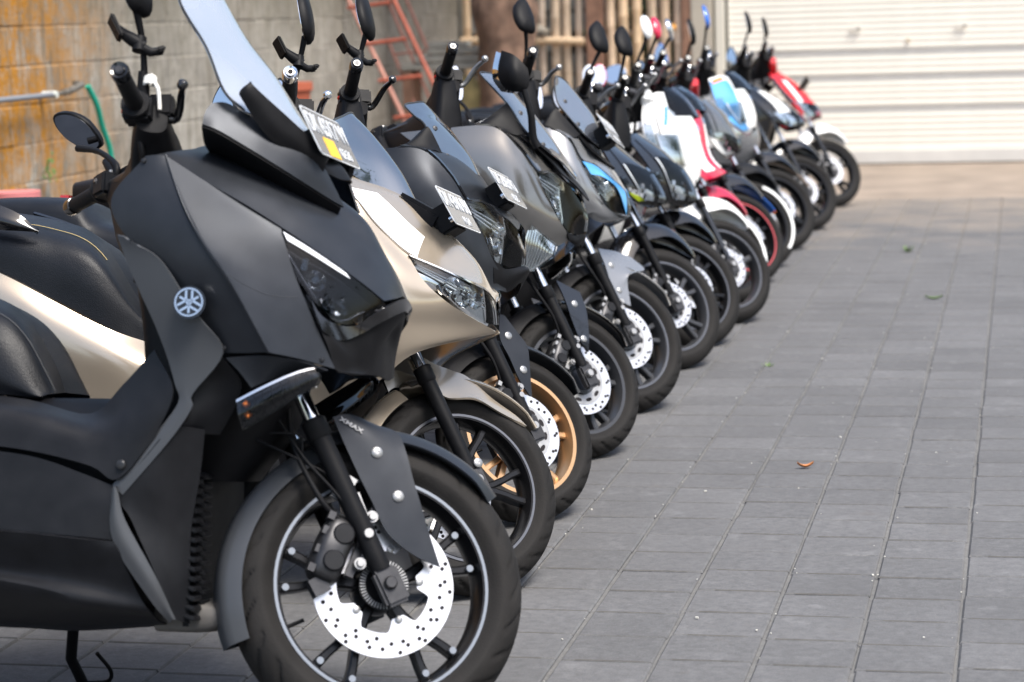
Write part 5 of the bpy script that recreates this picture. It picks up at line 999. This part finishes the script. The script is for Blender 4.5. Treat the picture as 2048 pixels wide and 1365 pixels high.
for s in (1, -1):
    Mx = None if s == 1 else MIR
    q = sheet('signal_housing', [[(x-.006, y+.012, z) for x, y, z in r] for r in t(1, 'signal')], black_gloss, b1, X=Mx)
    for k in range(10): tube('signal_rib', [surf(t(1, 'signal'), u, .3+.36*k)+np.array([0, .004, 0]) for u in (.1, 1, 1.9)], .0011, dark_metal, q, n=5, X=Mx)
    for u in (.55, 1.3): box('bulb', tuple(surf(t(1, 'signal'), u, .35)), (.014, .012, .014), amber, q, bevel=.004, X=Mx)
    patch('signal_trim', t(1, 'signal'), [(-.0, 0), (.2, 0), (.22, 4), (0, 4)], chrome, q, off=.009, thick=.002, X=Mx)
emblem(b1, np.array(p0(1, 'emblem'))+[0, -.012, 0], .0275, (.12, -1, .1))
for nm, m_, off in (('floor_tunnel', grey_plastic, 0), ('lower_panel', matte_grey, 0)): pass
sheet('floor_tunnel', t(1, 'tunnel'), grey_plastic, b1, mirror=True)
sheet('lower_side_panel', t(1, 'lower_a'), grey_plastic, b1, mirror=True)
sheet('under_panel', t(1, 'lower_b'), grey_plastic, b1, mirror=True)
sheet('leg_shield', t(1, 'shield'), grey_plastic, b1, mirror=True)
sheet('shield_highlight', t(1, 'highlight_strip'), matte_trim, b1, mirror=True, thick=.01)  # narrow strip in lighter trim colour, a painted highlight along the shield edge
tube('scratch', [surf(t(1, 'side'), u, v)+np.array([0, -.0006, 0]) for u, v in ((2.7, 4.0), (2.8, 4.4), (2.85, 4.9), (2.8, 5.4), (2.72, 5.8))], .0005, matte_trim, b1, n=5, bend=3)
for u, v in ((3.93, .25), (.12, .2), (3.9, 5.7)): bolt('panel_screw', surf(t(1, 'side'), u, v)+np.array([0, -.001, 0]), (0, -1, 0), .005, dark_metal, b1)
bolt('panel_screw', surf(t(1, 'tunnel'), 1.75, 4.0)+np.array([0, -.004, 0]), (0, -1, 0), .009, dark_metal, b1)
A = np.array(t(1, 'seat')); sheet('seat', A, seat_mat, b1, n=6, thick=.03); V = A.copy(); V[:, :, 1] *= -1; sheet('seat', V, seat_mat, b1, n=6, thick=.03)
tube('seat_stitching', [surf(A, 1.02, v)+np.array([0, -.002, .001]) for v in np.linspace(0, 4.9, 24)], .0008, stitch_grey, b1, n=6)
hull('inner_cover', [(.5, -.37, 0, .12, .09), (.62, -.32, 0, .15, .12), (.78, -.31, 0, .16, .13), (.92, -.36, 0, .13, .13), (1.0, -.41, 0, .08, .1)], black_plastic, b1, axis='z', e=3.2)
hull('frame_cover', [(.25, -.64, 0, .2, .16), (.45, -.64, 0, .22, .2), (.6, -.6, 0, .22, .18), (.66, -.62, 0, .12, .1)], black_plastic, b1, axis='z', e=4)
rad = box('radiator', (-.335, 0, .37), (.02, .3, .3), black_plastic, b1, bevel=.004)
for k in range(15):
    z = .245+k*.0185
    for y in (-.165, -.115): box('radiator_fin', (-.318, y, z+(.009 if y > -.14 else 0)), (.03, .045, .0085), grey_plastic, rad, Rm=Matrix.Rotation(.35, 4, 'Y'), bevel=.003)
hull('belly_cover', [(-.26, 0, .245, .14, .015), (-.30, 0, .24, .15, .03), (-.40, 0, .24, .15, .032)], mat('dusty_plastic', (.09, .085, .08), .8, noise=.4, nscale=20), b1, e=5)
rear(b1, matte_grey, .8, -1.54, .27, .065, 1.15, BIKES[1][6], seat=False, rimm=rim_black)
tube('stand_foot', [(-.725, .285, .06), (-.675, .29, .065), (-.66, .27, .09), (-.675, .23, .13)], .0045, black_plastic, b1, n=8, bend=4)
fwl = wheel('front_wheel', b1, S1, (0, Ro), Ro, w_, .2145, [(a, 11) for a in (26, 98, 172, 243, 311)], rim_black, seg=240, stripe=stripe_silver, dots=True)
disc(fwl, S1, Ro, .141, .093, -.052, 'lobe')
for s in (1, -1): fork_leg(b1, S1, .288, s, .092, .345, .66, .0205, .0165)
caliper(b1, S1, (-.105, .355), 1.12, -.062, 20)
br_ = Join(); br_.box((-.088, -.075, .475), (.03, .012, .055), Matrix.Rotation(.5, 4, 'Y')); br_.box((-.062, -.075, .44), (.03, .01, .05), Matrix.Rotation(-.4, 4, 'Y')); br_.box((-.055, -.072, .41), (.024, .01, .09), Matrix.Rotation(-.45, 4, 'Y')); br_.build('hose_bracket', alu, b1, X=S1)
for k, (pts, r_) in enumerate([([(-.2, -.06, .66), (-.19, -.085, .55), (-.14, -.095, .45), (-.1, -.09, .41)], .006), ([(-.22, -.08, .6), (-.17, -.1, .52), (-.11, -.1, .46), (-.07, -.1, .41), (-.06, -.09, .36)], .0032), ([(-.26, -.07, .56), (-.2, -.09, .53), (-.13, -.09, .5), (-.09, -.085, .47)], .003), ([(-.24, -.09, .57), (-.21, -.1, .57), (-.18, -.1, .565), (-.175, -.09, .53)], .0025)]):
    tube('brake_hose', pts, r_, black_plastic, b1, bend=5, n=8, X=S1)
fp = sheet('fender', t(1, 'fender_plate'), matte_grey, b1, X=S1, thick=.005, n=6, mirror=False)
V = np.array(t(1, 'fender_plate')); V[:, :, 1] *= -1; sheet('fender', V, matte_grey, b1, X=S1, thick=.005, n=6)
fa = arch('fender_wing', b1, S1, .288, .318, .332, 41, 118, .072, .035, matte_grey, flare=1)
arch('rear_fender', b1, S1, .288, .314, .320, 116, 203, .060, .04, matte_trim, pw=4)
for (a, q) in ((1.75, .85), (3.3, 1.0)):
    c = surf(t(1, 'fender_plate'), a*1.0, q); bolt('fender_bolt', c*1+np.array([0, -.001, 0]), (0, -1, 0), .0115, alu, fp, X=S1)
c = surf(t(1, 'fender_plate'), .2, .5)
side_text('fender_lettering', 'XMAX', .012, alu, fp, surf(t(1, 'fender_plate'), .5, .6)+np.array([0, -.0045, 0]), 27, S1, 1.5)
handlebar(b1, S1, p0(1, 'gripR'), p0(1, 'lever'), 0, p0(1, 'mir'), mirror_left=p0(1, 'mirL'), stem=(-.35, 0, .95), lever_m=black_gloss, holder=True, mir_yaw=-43)
# rag knotted on the right mirror stem
G = np.array(p0(1, 'gripR')); c = G+np.array([.075, .15, .055]); J = Join()
for k in range(5):
    a = k*1.25; J.tube(cr1(np.array([c+[.011*math.cos(a+q*.9), .011*math.sin(a+q*.9), .009*math.sin(q*1.7+k)] for q in range(6)]), 3), .0028, 7)
J.tube(cr1(np.array([c+[.004, -.008, 0], c+[.014, -.012, -.018], c+[.018, -.01, -.04], c+[.02, -.008, -.06]]), 4), [.0038]*13, 8)
tag(J.build('knotted_rag', cloth_white), 'white rag knotted round the mirror stem of the nearest scooter', 'rag').matrix_world = b1.matrix_basis @ S1
def blades(half, n=5, ph=0): return [(ph+360/n*k, half) for k in range(n)]
def fender_sides(i, b, S, m_, th=.005):
    f = sheet('fender', t(i, 'fender_plate'), m_, b, X=S, thick=th, n=6)
    V = np.array(t(i, 'fender_plate')); V[:, :, 1] *= -1; sheet('fender', V, m_, b, X=S, thick=th, n=6)
    return f
def lamp(i, b, inset=.022, lens=None, housing=None):
    sheet('headlight', t(i, 'headlight'), lens or lens_clear, b, n=5, mirror=True, off=.004, thick=.003)
    for s in (1, -1):
        Mx = None if s == 1 else MIR
        H = [[(x-inset, y+inset*.6, z-.003) for x, y, z in r] for r in t(i, 'headlight')]
        for r in H:
            for q in range(len(r)):
                if r[q][1] > -.004: r[q] = (r[q][0], -.004, r[q][2])
        hb = sheet('lamp_housing', H, housing or black_gloss, b, n=4, X=Mx)
        k = len(H[0])-1
        for u, v in ((.8, k*.4), (1.0, k*.65), (1.35, k*.5)): lathe('reflector_bowl', [(0, 0), (.012, .002), (.02, .012), (.022, .018), (.0225, .014), (.012, -.001)], surf(H, u, v), (.75, -.6, .1), reflector, hb, n=16, X=Mx)
        k = len(H[0])-1
        patch('lamp_reflector', H, [(1.05, k*.25), (1.9, k*.45), (1.95, k*.97), (.9, k*.97)], reflector, hb, off=.004, thick=.002, X=Mx)
        for q in range(3): tube('light_guide', [surf(H, .15+.2*q, .15)+np.array([.004, -.006, .002]), surf(H, .35+.28*q, k*.5)+np.array([.004, -.006, .002]), surf(H, .45+.3*q, k*.85)+np.array([.004, -.006, .002])], .0022, drl, hb, bend=4, n=6, X=Mx)
        for q in range(7):
            u, v = .3+1.5*((q*37) % 10)/10, .2+(k-.5)*((q*53) % 10)/10
            box('lamp_facet', tuple(surf(H, u, v)+np.array([.006, -.005, 0])), (.026, .005, .008), reflector, hb, Rm=Matrix.Rotation(q*1.1, 4, 'Y'), bevel=.001, X=Mx)
# ---- 2: champagne scooter
b, S, Ro, w_ = new_bike(2, 'champagne gold scooter with black five spoke wheel, second nearest in the row')
sheet('side_panel', t(2, 'side'), champagne, b, n=6, mirror=True)
sheet('front_panel', t(2, 'front'), champagne, b, n=6, center=True, off=.002)
patch('front_trim', t(2, 'front'), [(.75, 0), (3.2, .05), (2.6, 1.0), (.9, 1.0)], white_gloss, b, off=.004, mirror=True)
lamp(2, b, housing=chrome)
patch('lamp_trim', t(2, 'headlight'), [(-.02, 0), (.12, 0), (.14, 4), (-.02, 4)], chrome, b, off=.006, thick=.003, mirror=True, k=12)
side_text('warning_sticker', 'CAUTION', .012, red_gloss, b, surf(t(2, 'front'), .8, .12)+np.array([-.004, -.008, 0]), 32)
ws = sheet('windscreen', t(2, 'screen'), screen_dark, b, center=True, n=6); screen_edge(ws, t(2, 'screen'))
base = [[(x-.012, y*1.12, z-.012) for x, y, z in r] for r in t(2, 'screen')[:2]]
sheet('dash_cowl', [[(x+.05, y*1.05, z-.07) for x, y, z in t(2, 'screen')[0]]]+base, black_plastic, b, center=True)
number_plate(b, Vector(p0(2, 'plate')), 30, 'DK 4316 BU', '11·24')
box('plate_arm', tuple(np.array(p0(2, 'plate'))+[-.10, 0, -.02]), (.13, .11, .075), black_plastic, b, Rm=Matrix.Rotation(.5, 4, 'Y'), bevel=.01)
sheet('body_side', t(2, 'body_side'), champagne, b, n=6, mirror=True)
A = np.array(t(2, 'seat')); sheet('seat', A, seat_mat, b, center=False, n=6, thick=.03); V = A.copy(); V[:, :, 1] *= -1; sheet('seat', V, seat_mat, b, n=6, thick=.03)
tube('seat_stitching', [surf(A, .85+.2*math.sin(v*1.2), v)+np.array([0, -.002, .002]) for v in np.linspace(1.2, 4.2, 24)], .0012, stitch, b, n=6)
sheet('grab_trim', t(2, 'grab'), black_gloss, b, mirror=True, thick=.01)
core(b, k=1.0); rear(b, champagne, .74, -1.32, .255, .055, 1.0, BIKES[2][6], seat=False, sides=False)
fw_ = wheel('front_wheel', b, S, (0, .258), Ro, w_, .188, blades(13, 5, 10), rim_black, seg=180, stripe=stripe_dim)
disc(fw_, S, .258, .11, .075, .05, 'ring')
for s in (1, -1): fork_leg(b, S, .258, s, .085, .30, .6, .019, .0145)
fender_sides(2, b, S, champagne)
arch('fender_wing', b, S, .258, .288, .3, 42, 120, .05, .02, champagne, flare=1)
arch('rear_fender', b, S, .258, .295, .315, 128, 195, .06, .04, champagne, pw=4)
handlebar(b, S, p0(2, 'grip'), p0(2, 'lever'), 0, p0(2, 'mir'), bar_ring=chrome, lever_m=chrome, cover_m=black_plastic, stem=(-.36, 0, .85), holder=True, mir_yaw=-30)
bolt('fork_bolt', (0.0, -.105, .30), (0, -1, 0), .012, alu, b, X=S)
# ---- 3 and 4: black scooters with drilled discs; 5: silver
def mid(i, label, paint, fend, rimm, scr, plate_txt, stripe=None, sig=False, cover=black_plastic, house=None, mirror=True, holder=False, my=-86):
    b, S, Ro, w_ = new_bike(i, label)
    sheet('side_panel', t(i, 'side'), paint, b, n=6, mirror=True)
    sheet('front_panel', t(i, 'front'), paint, b, n=6, center=True, off=.003)
    lamp(i, b, housing=house)
    sheet('nose_chin', t(i, 'chin'), paint if i == 5 else black_plastic, b, center=True)
    ws = sheet('windscreen', t(i, 'screen'), scr, b, center=True, n=6); screen_edge(ws, t(i, 'screen'))
    sheet('dash_cowl', t(i, 'dash_side'), black_plastic, b, mirror=True, thick=.006)
    base = [[(x-.012, y*1.1, z-.012) for x, y, z in r] for r in t(i, 'screen')[:2]]
    sheet('dash_top', [[(x+.04, y*1.05, z-.07) for x, y, z in t(i, 'screen')[0]]]+base, black_plastic, b, center=True)
    for u, v in ((.5, .35), (1.8, .5)): bolt('screen_bolt', surf(t(i, 'screen'), u, v), (.6, -.75, .3), .008, dark_metal, b)
    if plate_txt:
        number_plate(b, Vector(p0(i, 'plate')), 32, *plate_txt)
        box('plate_arm', tuple(np.array(p0(i, 'plate'))+[-.115, 0, -.02]), (.14, .11, .085), black_plastic, b, Rm=Matrix.Rotation(.55, 4, 'Y'), bevel=.012)
    q = patch('panel_line', t(i, 'front'), [(.98, 0), (4.6, 0), (4.6, .12), (.98, .12)], black_gloss, b, off=.005, thick=.004, mirror=True, n=16, k=2)
    core(b); rear(b, paint, .76, -1.34, .25, .065, 1.05, BIKES[i][6])
    fw_ = wheel('front_wheel', b, S, (0, Ro), Ro, w_, .176 if i < 5 else .188, blades(10, 5, 20), rimm, seg=180, stripe=stripe)
    disc(fw_, S, Ro, .115, .082, -.05, 'ring')
    for s in (1, -1): fork_leg(b, S, Ro, s, .088, .30, .62, .0195, .0145)
    caliper(b, S, (-.085, Ro+.065), .95, -.06, 20)
    fp = fender_sides(i, b, S, fend)
    for u in (1.0, 2.9): bolt('fender_bolt', surf(t(i, 'fender_plate'), u, .45), (0, -1, 0), .0115, alu, fp, X=S)
    arch('fender_wing', b, S, Ro, Ro+.03, Ro+.042, 38, 120, .066, .03, fend, flare=1)
    arch('rear_fender', b, S, Ro, Ro+.04, Ro+.06, 118, 185, .064, .045, black_plastic, pw=4)
    for k in range(2): tube('brake_hose', [(-.2-.02*k, -.05, .6), (-.17, -.09, .5), (-.11, -.09, .42), (-.08, -.08, Ro+.11)], .0055-.002*k, black_plastic, b, bend=5, n=8, X=S)
    handlebar(b, S, p0(i, 'grip'), p0(i, 'lever'), 1, p0(i, 'mir') if mirror else None, lever_m=black_gloss if i < 4 else alu, cover_m=cover, stem=(-.36, 0, .88), holder=holder, mir_yaw=my)
    return b, S
b, S = mid(3, 'matte black scooter with gold front wheel rim and drilled disc', matte_grey, matte_grey, rim_gold, screen_dark, ('DK 2983 FO', '05·25'), holder=True, my=-48)
b, S = mid(4, 'glossy gunmetal scooter with pale bracket windscreen and large matte black nose mirror', gun_gloss, black_gloss, rim_grey, screen_grey, None, mirror=False)
sheet('turn_signal', t(4, 'signal'), lens_clear, b, mirror=True, thick=.003, off=.008)
for Mx in (None, MIR): 
    q = sheet('signal_housing', [[(x-.006, y+.008, z) for x, y, z in r] for r in t(4, 'signal')], chrome, b, X=Mx)
    for k in range(9): tube('signal_rib', [surf(t(4, 'signal'), u, .2+.2*k)+np.array([0, -.003, 0]) for u in (.1, 1, 1.9)], .0012, white_gloss, q, n=5, X=Mx)
mi = sheet('nose_mirror', t(4, 'mirror'), black_plastic, b, n=6, thick=.02); tube('mirror_stalk', t(4, 'mstalk')[0], [.009, .011, .013, .016], black_plastic, mi, n=12, bend=4)
A = np.array(t(4, 'mirror')); A[:, :, 0] -= .022; A[:, :, 1] += .02; sheet('mirror_glass', A, mirror_glass, mi, n=4, thick=.002)
b, S = mid(5, 'silver grey scooter with blue film over its headlight and tall grey windscreen', silver_paint, silver_paint, rim_grey, screen_grey, ('DK 5107 QR', '08·23'), stripe=stripe_dim, house=chrome)
sheet('lamp_film', t(5, 'film'), sky_blue, b, mirror=True, off=.007, thick=.002)

# ---- small scooters
def fender2(b, S, Ro, m_):
    rows = []
    for k in range(25):
        q = k/24; a = R(57+98*q); r = Ro+.045+.062*math.sin(math.pi*min(1, q*1.05+.02))**1.1; hw = .012+.052*min(1, q*3.2)**.7; dr = .02+.065*min(1, q*2.2)
        rows.append([((r-dr*abs(u)**2.2)*math.cos(a), hw*math.sin(u*1.45)/math.sin(1.45), Ro+(r-dr*abs(u)**2.2)*math.sin(a)) for u in np.linspace(-1, 1, 13)])
    V, F = solid(np.array(rows), .004, 0, np.array([0, 0, Ro])); return make('fender', V, F, m_, b, X=S)
SHARP = [[(-.56, -.13, .94), (-.50, -.08, .965), (-.46, 0, .975)], [(-.52, -.2, .84), (-.42, -.11, .875), (-.37, 0, .89)], [(-.46, -.225, .75), (-.30, -.14, .78), (-.23, 0, .80)],
         [(-.38, -.22, .67), (-.22, -.125, .68), (-.12, 0, .70)], [(-.34, -.20, .60), (-.20, -.1, .615), (-.085, 0, .64)], [(-.34, -.165, .555), (-.24, -.07, .575), (-.13, 0, .60)]]
ROUND = [[(-.54, -.13, .95), (-.46, -.08, .98), (-.42, 0, .99)], [(-.50, -.2, .86), (-.36, -.12, .89), (-.30, 0, .90)], [(-.44, -.235, .77), (-.25, -.15, .79), (-.17, 0, .80)],
         [(-.40, -.235, .68), (-.2, -.145, .69), (-.11, 0, .70)], [(-.38, -.21, .59), (-.2, -.12, .59), (-.11, 0, .595)], [(-.38, -.17, .5), (-.24, -.08, .5), (-.16, 0, .505)]]
def small(i, label, body, under, fend, style='sharp', inner_m=None, rimm=None, stripe=None, mirror_m=None, shape='blade', fork_m='gloss', bar_m=None, white_arc=False, my=-20, fender_tip=35, lamp_bar=False, plate_=None, dx=0, lens=None):
    b, S, Ro, w_ = new_bike(i, label); b['fork'] = fork_m
    C = SHARP if style == 'sharp' else ROUND; C = [[(x+dx, y, z) for x, y, z in r] for r in C]
    if '%d.front' % i in T: C = t(i, 'front'); dx = 0
    sheet('front_panel', C, body, b, n=6, center=True)
    if style == 'sharp':
        HQ = [(1.5, .62), (3.9, .55), (4.45, 1.9), (2.2, 1.9)] if i in (6, 7) else [(2.5, .35), (3.95, .5), (4.4, 1.9), (3.0, 1.9)]
        patch('headlight', C, HQ, lens or lens_clear, b, off=.012, thick=.003, mirror=True)
        for Mx in (None, MIR):
            hb = patch('lamp_housing', C, HQ, drl if i in (6, 7) else reflector, b, off=.003, thick=.002, X=Mx)  # white instead of chrome on two scooters: bright lamp reflections put into the colour
            for q in range(6): box('lamp_facet', tuple(surf(C, 3.0+.2*q, .7+.2*((q*3) % 6))+np.array([.005, -.005, .003])), (.03, .007, .02), black_gloss if q % 2 else reflector, hb, Rm=Matrix.Rotation(q, 4, 'Y'), bevel=.002, X=Mx)
        patch('nose_edge', C, [(4.5, .1), (5, .1), (5, 2), (4.55, 2)], under, b, off=.003, thick=.003, mirror=True)
        patch('side_trim', C, [(.6, .0), (2.6, .0), (2.4, .3), (.7, .25)], under, b, off=.004, thick=.003, mirror=True)
    else:
        patch('headlight', C, [(2.1, .42), (3.5, .42), (3.6, 1.0), (2.2, 1.1)], lens or lens_clear, b, off=.016, thick=.004, mirror=True)
        patch('lamp_housing', C, [(2.1, .42), (3.5, .42), (3.6, 1.0), (2.2, 1.1)], reflector, b, off=.004, thick=.002, mirror=True)
        patch('lamp_rim', C, [(2.0, .36), (3.6, .36), (3.62, .44), (2.0, .44)], chrome, b, off=.014, thick=.006, mirror=True)
        patch('turn_signal', C, [(1.5, .02), (2.9, .02), (2.8, .32), (1.6, .32)], lens_clear, b, off=.012, thick=.004, mirror=True)
        patch('signal_base', C, [(1.5, .02), (2.9, .02), (2.8, .32), (1.6, .32)], chrome, b, off=.003, thick=.002, mirror=True)
    for k_ in range(2):
        u0 = .45 if k_ else .0; patch('shell_line', C, [(.3, u0+.06), (4.3, u0+.1), (4.3, u0+.14), (.3, u0+.1)], black_gloss, b, off=.003, thick=.002, mirror=True, n=16, k=1)
    patch('badge', C, [(1.75, 1.86), (2.0, 1.86), (2.0, 2.0), (1.75, 2.0)], chrome, b, off=.006, thick=.004, mirror=True)
    patch('nose_vent', C, [(4.15, 1.55), (4.75, 1.45), (4.75, 2), (4.15, 2)], black_plastic, b, off=.004, thick=.003, mirror=True)
    patch('indicator', C, [(2.2, .05), (2.75, .08), (2.7, .3), (2.25, .25)], lens_clear, b, off=.01, thick=.004, mirror=True)
    if style == 'round': patch('visor', C, [(-.1, 1.0), (1.5, .9), (1.55, 2), (-.2, 2)], lens_clear, b, off=.035, thick=.003, mirror=True)
    # side shields
    L_ = [[(-.62, -.185, .9), (-.57, -.205, .86), (C[0][0][0]+.03, -.165, .90)], [(-.62, -.235, .76), (-.54, -.24, .75), (-.47, -.225, .755)], [(-.60, -.245, .62), (-.5, -.235, .61), (-.385, -.21, .60)], [(-.62, -.23, .47), (-.52, -.215, .44), (-.42, -.165, .44)], [(-.68, -.19, .31), (-.58, -.17, .3), (-.5, -.13, .3)]]
    sheet('leg_shield', [[(x+dx, y, z) for x, y, z in r] for r in L_], body if style == 'round' else under, b, mirror=True)
    hull('inner_shield', [(.28, -.6, 0, .09, .15), (.45, -.55, 0, .12, .19), (.65, -.5, 0, .12, .2), (.82, -.54, 0, .09, .17), (.95, -.56, 0, .05, .1)], inner_m or black_plastic, b, axis='z', e=3.2)
    rear(b, body, .74, -1.27, .25, .05, .9, BIKES[i][6])
    fw_ = wheel('front_wheel', b, S, (0, Ro), Ro, w_, .186, blades(10 if style == 'sharp' else 0, 5 if style == 'sharp' else 3, 14+17*i), rimm or rim_black, seg=72, grooves=False, stripe=stripe, white_arc=white_arc)
    disc(fw_, S, Ro, .095, .066, -.045, 'ring')
    for s in (1, -1): fork_leg(b, S, Ro, s, .075, .32, .55, .0165, .0115)
    caliper(b, S, (-.075, Ro+.055), .8, -.055, 20)
    fender2(b, S, Ro, fend)
    G = p0(i, 'grip'); Lv = p0(i, 'lever'); mt = p0(i, 'mir')
    handlebar(b, S, G, Lv, 1 if i < 8 else 0, mt, ck=.62, mir_col=mirror_m, shape=shape, cover_m=black_plastic, mir_yaw=my, stem=(-.42, 0, .8))
    hull('instrument_cluster', [(-.1, G[0]+.13, G[2]+.01, .02, .015), (-.07, G[0]+.14, G[2]+.03, .05, .03), (.07, G[0]+.14, G[2]+.03, .05, .03), (.1, G[0]+.13, G[2]+.01, .02, .015)], black_gloss, b, axis='y', e=3, X=S)
    for s in (1, -1):
        box('brake_reservoir', (G[0]+.12, -s*.2, G[2]+.035), (.04, .045, .025), dark_metal, b, bevel=.005, X=S)
        tube('mirror_nut', [(G[0]+.105, -s*.19, G[2]+.02), (G[0]+.108, -s*.19, G[2]+.055)], .011, chrome, b, n=8, X=S)
        tube('throttle_cable', [(G[0]+.08, -s*.2, G[2]-.01), (G[0]+.16, -s*.16, G[2]-.05), (G[0]+.2, -s*.08, G[2]-.1)], .006, black_plastic, b, n=6, bend=4, X=S)
    if bar_m: hull('handlebar_cowl', [(-.19, G[0]+.13, G[2]-.03, .03, .025), (-.12, G[0]+.16, G[2]-.035, .045, .045), (0, G[0]+.2, G[2]-.045, .06, .06), (.12, G[0]+.16, G[2]-.035, .045, .045), (.19, G[0]+.13, G[2]-.03, .03, .025)], bar_m, b, axis='y', e=2.6, X=S)
    if plate_: number_plate(b, Vector((-.20+dx, 0, .87)), 38, *plate_)
    return b, S, C
b, S, C = small(6, 'glossy black scooter with a lime yellow flash beside its headlight', black_gloss, black_gloss, black_gloss, stripe=stripe_dim, rimm=rim_grey, my=-86, fork_m='matte')
patch('lime_sticker', C, [(3.3, .05), (4.2, .3), (4.0, .75), (3.4, .3)], lime_paint, b, off=.006, thick=.002, mirror=True)
side_text('side_lettering', 'HONDA', .024, plate_white, b, surf(C, 3.2, .2)+np.array([.004, -.012, 0]), 25, None, 1.2)
b, S, C = small(7, 'glossy black scooter squeezed between the lime flashed one and the white round nosed one', black_gloss, black_gloss, black_gloss, stripe=stripe_dim, my=-86, fork_m='matte')
b, S, C = small(8, 'white round nosed scooter with white front fender and white mirrors', white_gloss, white_gloss, white_gloss, 'round', stripe=stripe_dim, mirror_m=white_gloss, shape='oval', bar_m=white_gloss, rimm=rim_grey, my=-62)
patch('blue_sticker', C, [(.9, 1.0), (1.7, .75), (1.75, .85), (.95, 1.1)], sky_blue, b, off=.005, thick=.002)
b, S, C = small(9, 'crimson and white round nosed scooter with a crimson front fender', crimson, white_gloss, crimson, 'round', mirror_m=crimson, shape='oval', white_arc=True, bar_m=None, my=-60)
patch('white_face', C, [(1.9, .5), (4.5, .7), (4.6, 2), (2.0, 2)], white_gloss, b, off=.004, thick=.002, mirror=True)
b, S, C = small(10, 'black scooter with a blue and orange striped fender and red pinstriped wheel', gun_gloss, black_gloss, black_gloss, inner_m=red_gloss, stripe=stripe_red, mirror_m=chrome, shape='round', my=-40)
arch('fender_stripe', b, S, .245, .285, .29, 42, 95, .022, .0, blue_gloss); arch('fender_flash', b, S, .245, .2855, .288, 40, 60, .014, .0, orange_paint)
patch('white_flash', C, [(2.6, .0), (4.6, .1), (4.6, 1.1), (3.4, .8)], white_gloss, b, off=.006, thick=.002, mirror=True)
b, S, C = small(11, 'round nosed scooter with red inner shield, blue flank and white striped tyre', white_gloss, blue_gloss, grey_plastic, 'round', white_arc=True, inner_m=red_gloss, mirror_m=black_plastic, my=-35, bar_m=red_gloss)
patch('blue_flank', C, [(.2, .0), (4.4, .0), (4.4, .85), (.6, 1.1)], sky_blue, b, off=.006, thick=.002, mirror=True); patch('orange_flash', C, [(.2, .2), (.5, .1), (.5, .9), (.2, .9)], orange_paint, b, off=.007, thick=.002, mirror=True)
b, S, C = small(12, 'silver nosed scooter with blue mirrors and tan edged black fender', silver_paint, black_gloss, black_gloss, 'round', mirror_m=blue_gloss, my=-35)
arch('fender_edge', b, S, .25, .289, .291, 38, 100, .012, 0, mat('tan_trim', (.42, .33, .26), .4)); patch('white_flank', C, [(1.0, .0), (4, .0), (4, .5), (1.5, .45)], white_gloss, b, off=.005, thick=.002, mirror=True)
b, S, C = small(13, 'sharp black and white scooter with red flash beside the last red scooter', black_gloss, black_gloss, black_gloss, dx=.04, my=-35)
patch('white_nose', C, [(.6, .9), (2.6, .6), (3.0, 1.3), (.8, 1.5)], white_gloss, b, off=.004, thick=.002, mirror=True); patch('red_flash', C, [(3.9, .0), (4.6, .1), (4.5, .5), (4.1, .3)], red_gloss, b, off=.006, thick=.002, mirror=True)
b, S, C = small(14, 'red scooter with white front fender, last in the row by the shutter', red_gloss, black_gloss, white_gloss, dx=.09, bar_m=red_gloss, my=-35, rimm=rim_black)
patch('white_flash', C, [(.9, .7), (3.2, .5), (3.1, .8), (1.0, 1.0)], white_gloss, b, off=.005, thick=.002, mirror=True); patch('white_beak', C, [(3.6, .2), (4.5, .3), (4.5, .8), (3.8, .6)], white_gloss, b, off=.005, thick=.002, mirror=True)
box('plate_holder', (-.17, 0, .86), (.015, .2, .1), black_plastic, b, Rm=Matrix.Rotation(.6, 4, 'Y'), bevel=.003)
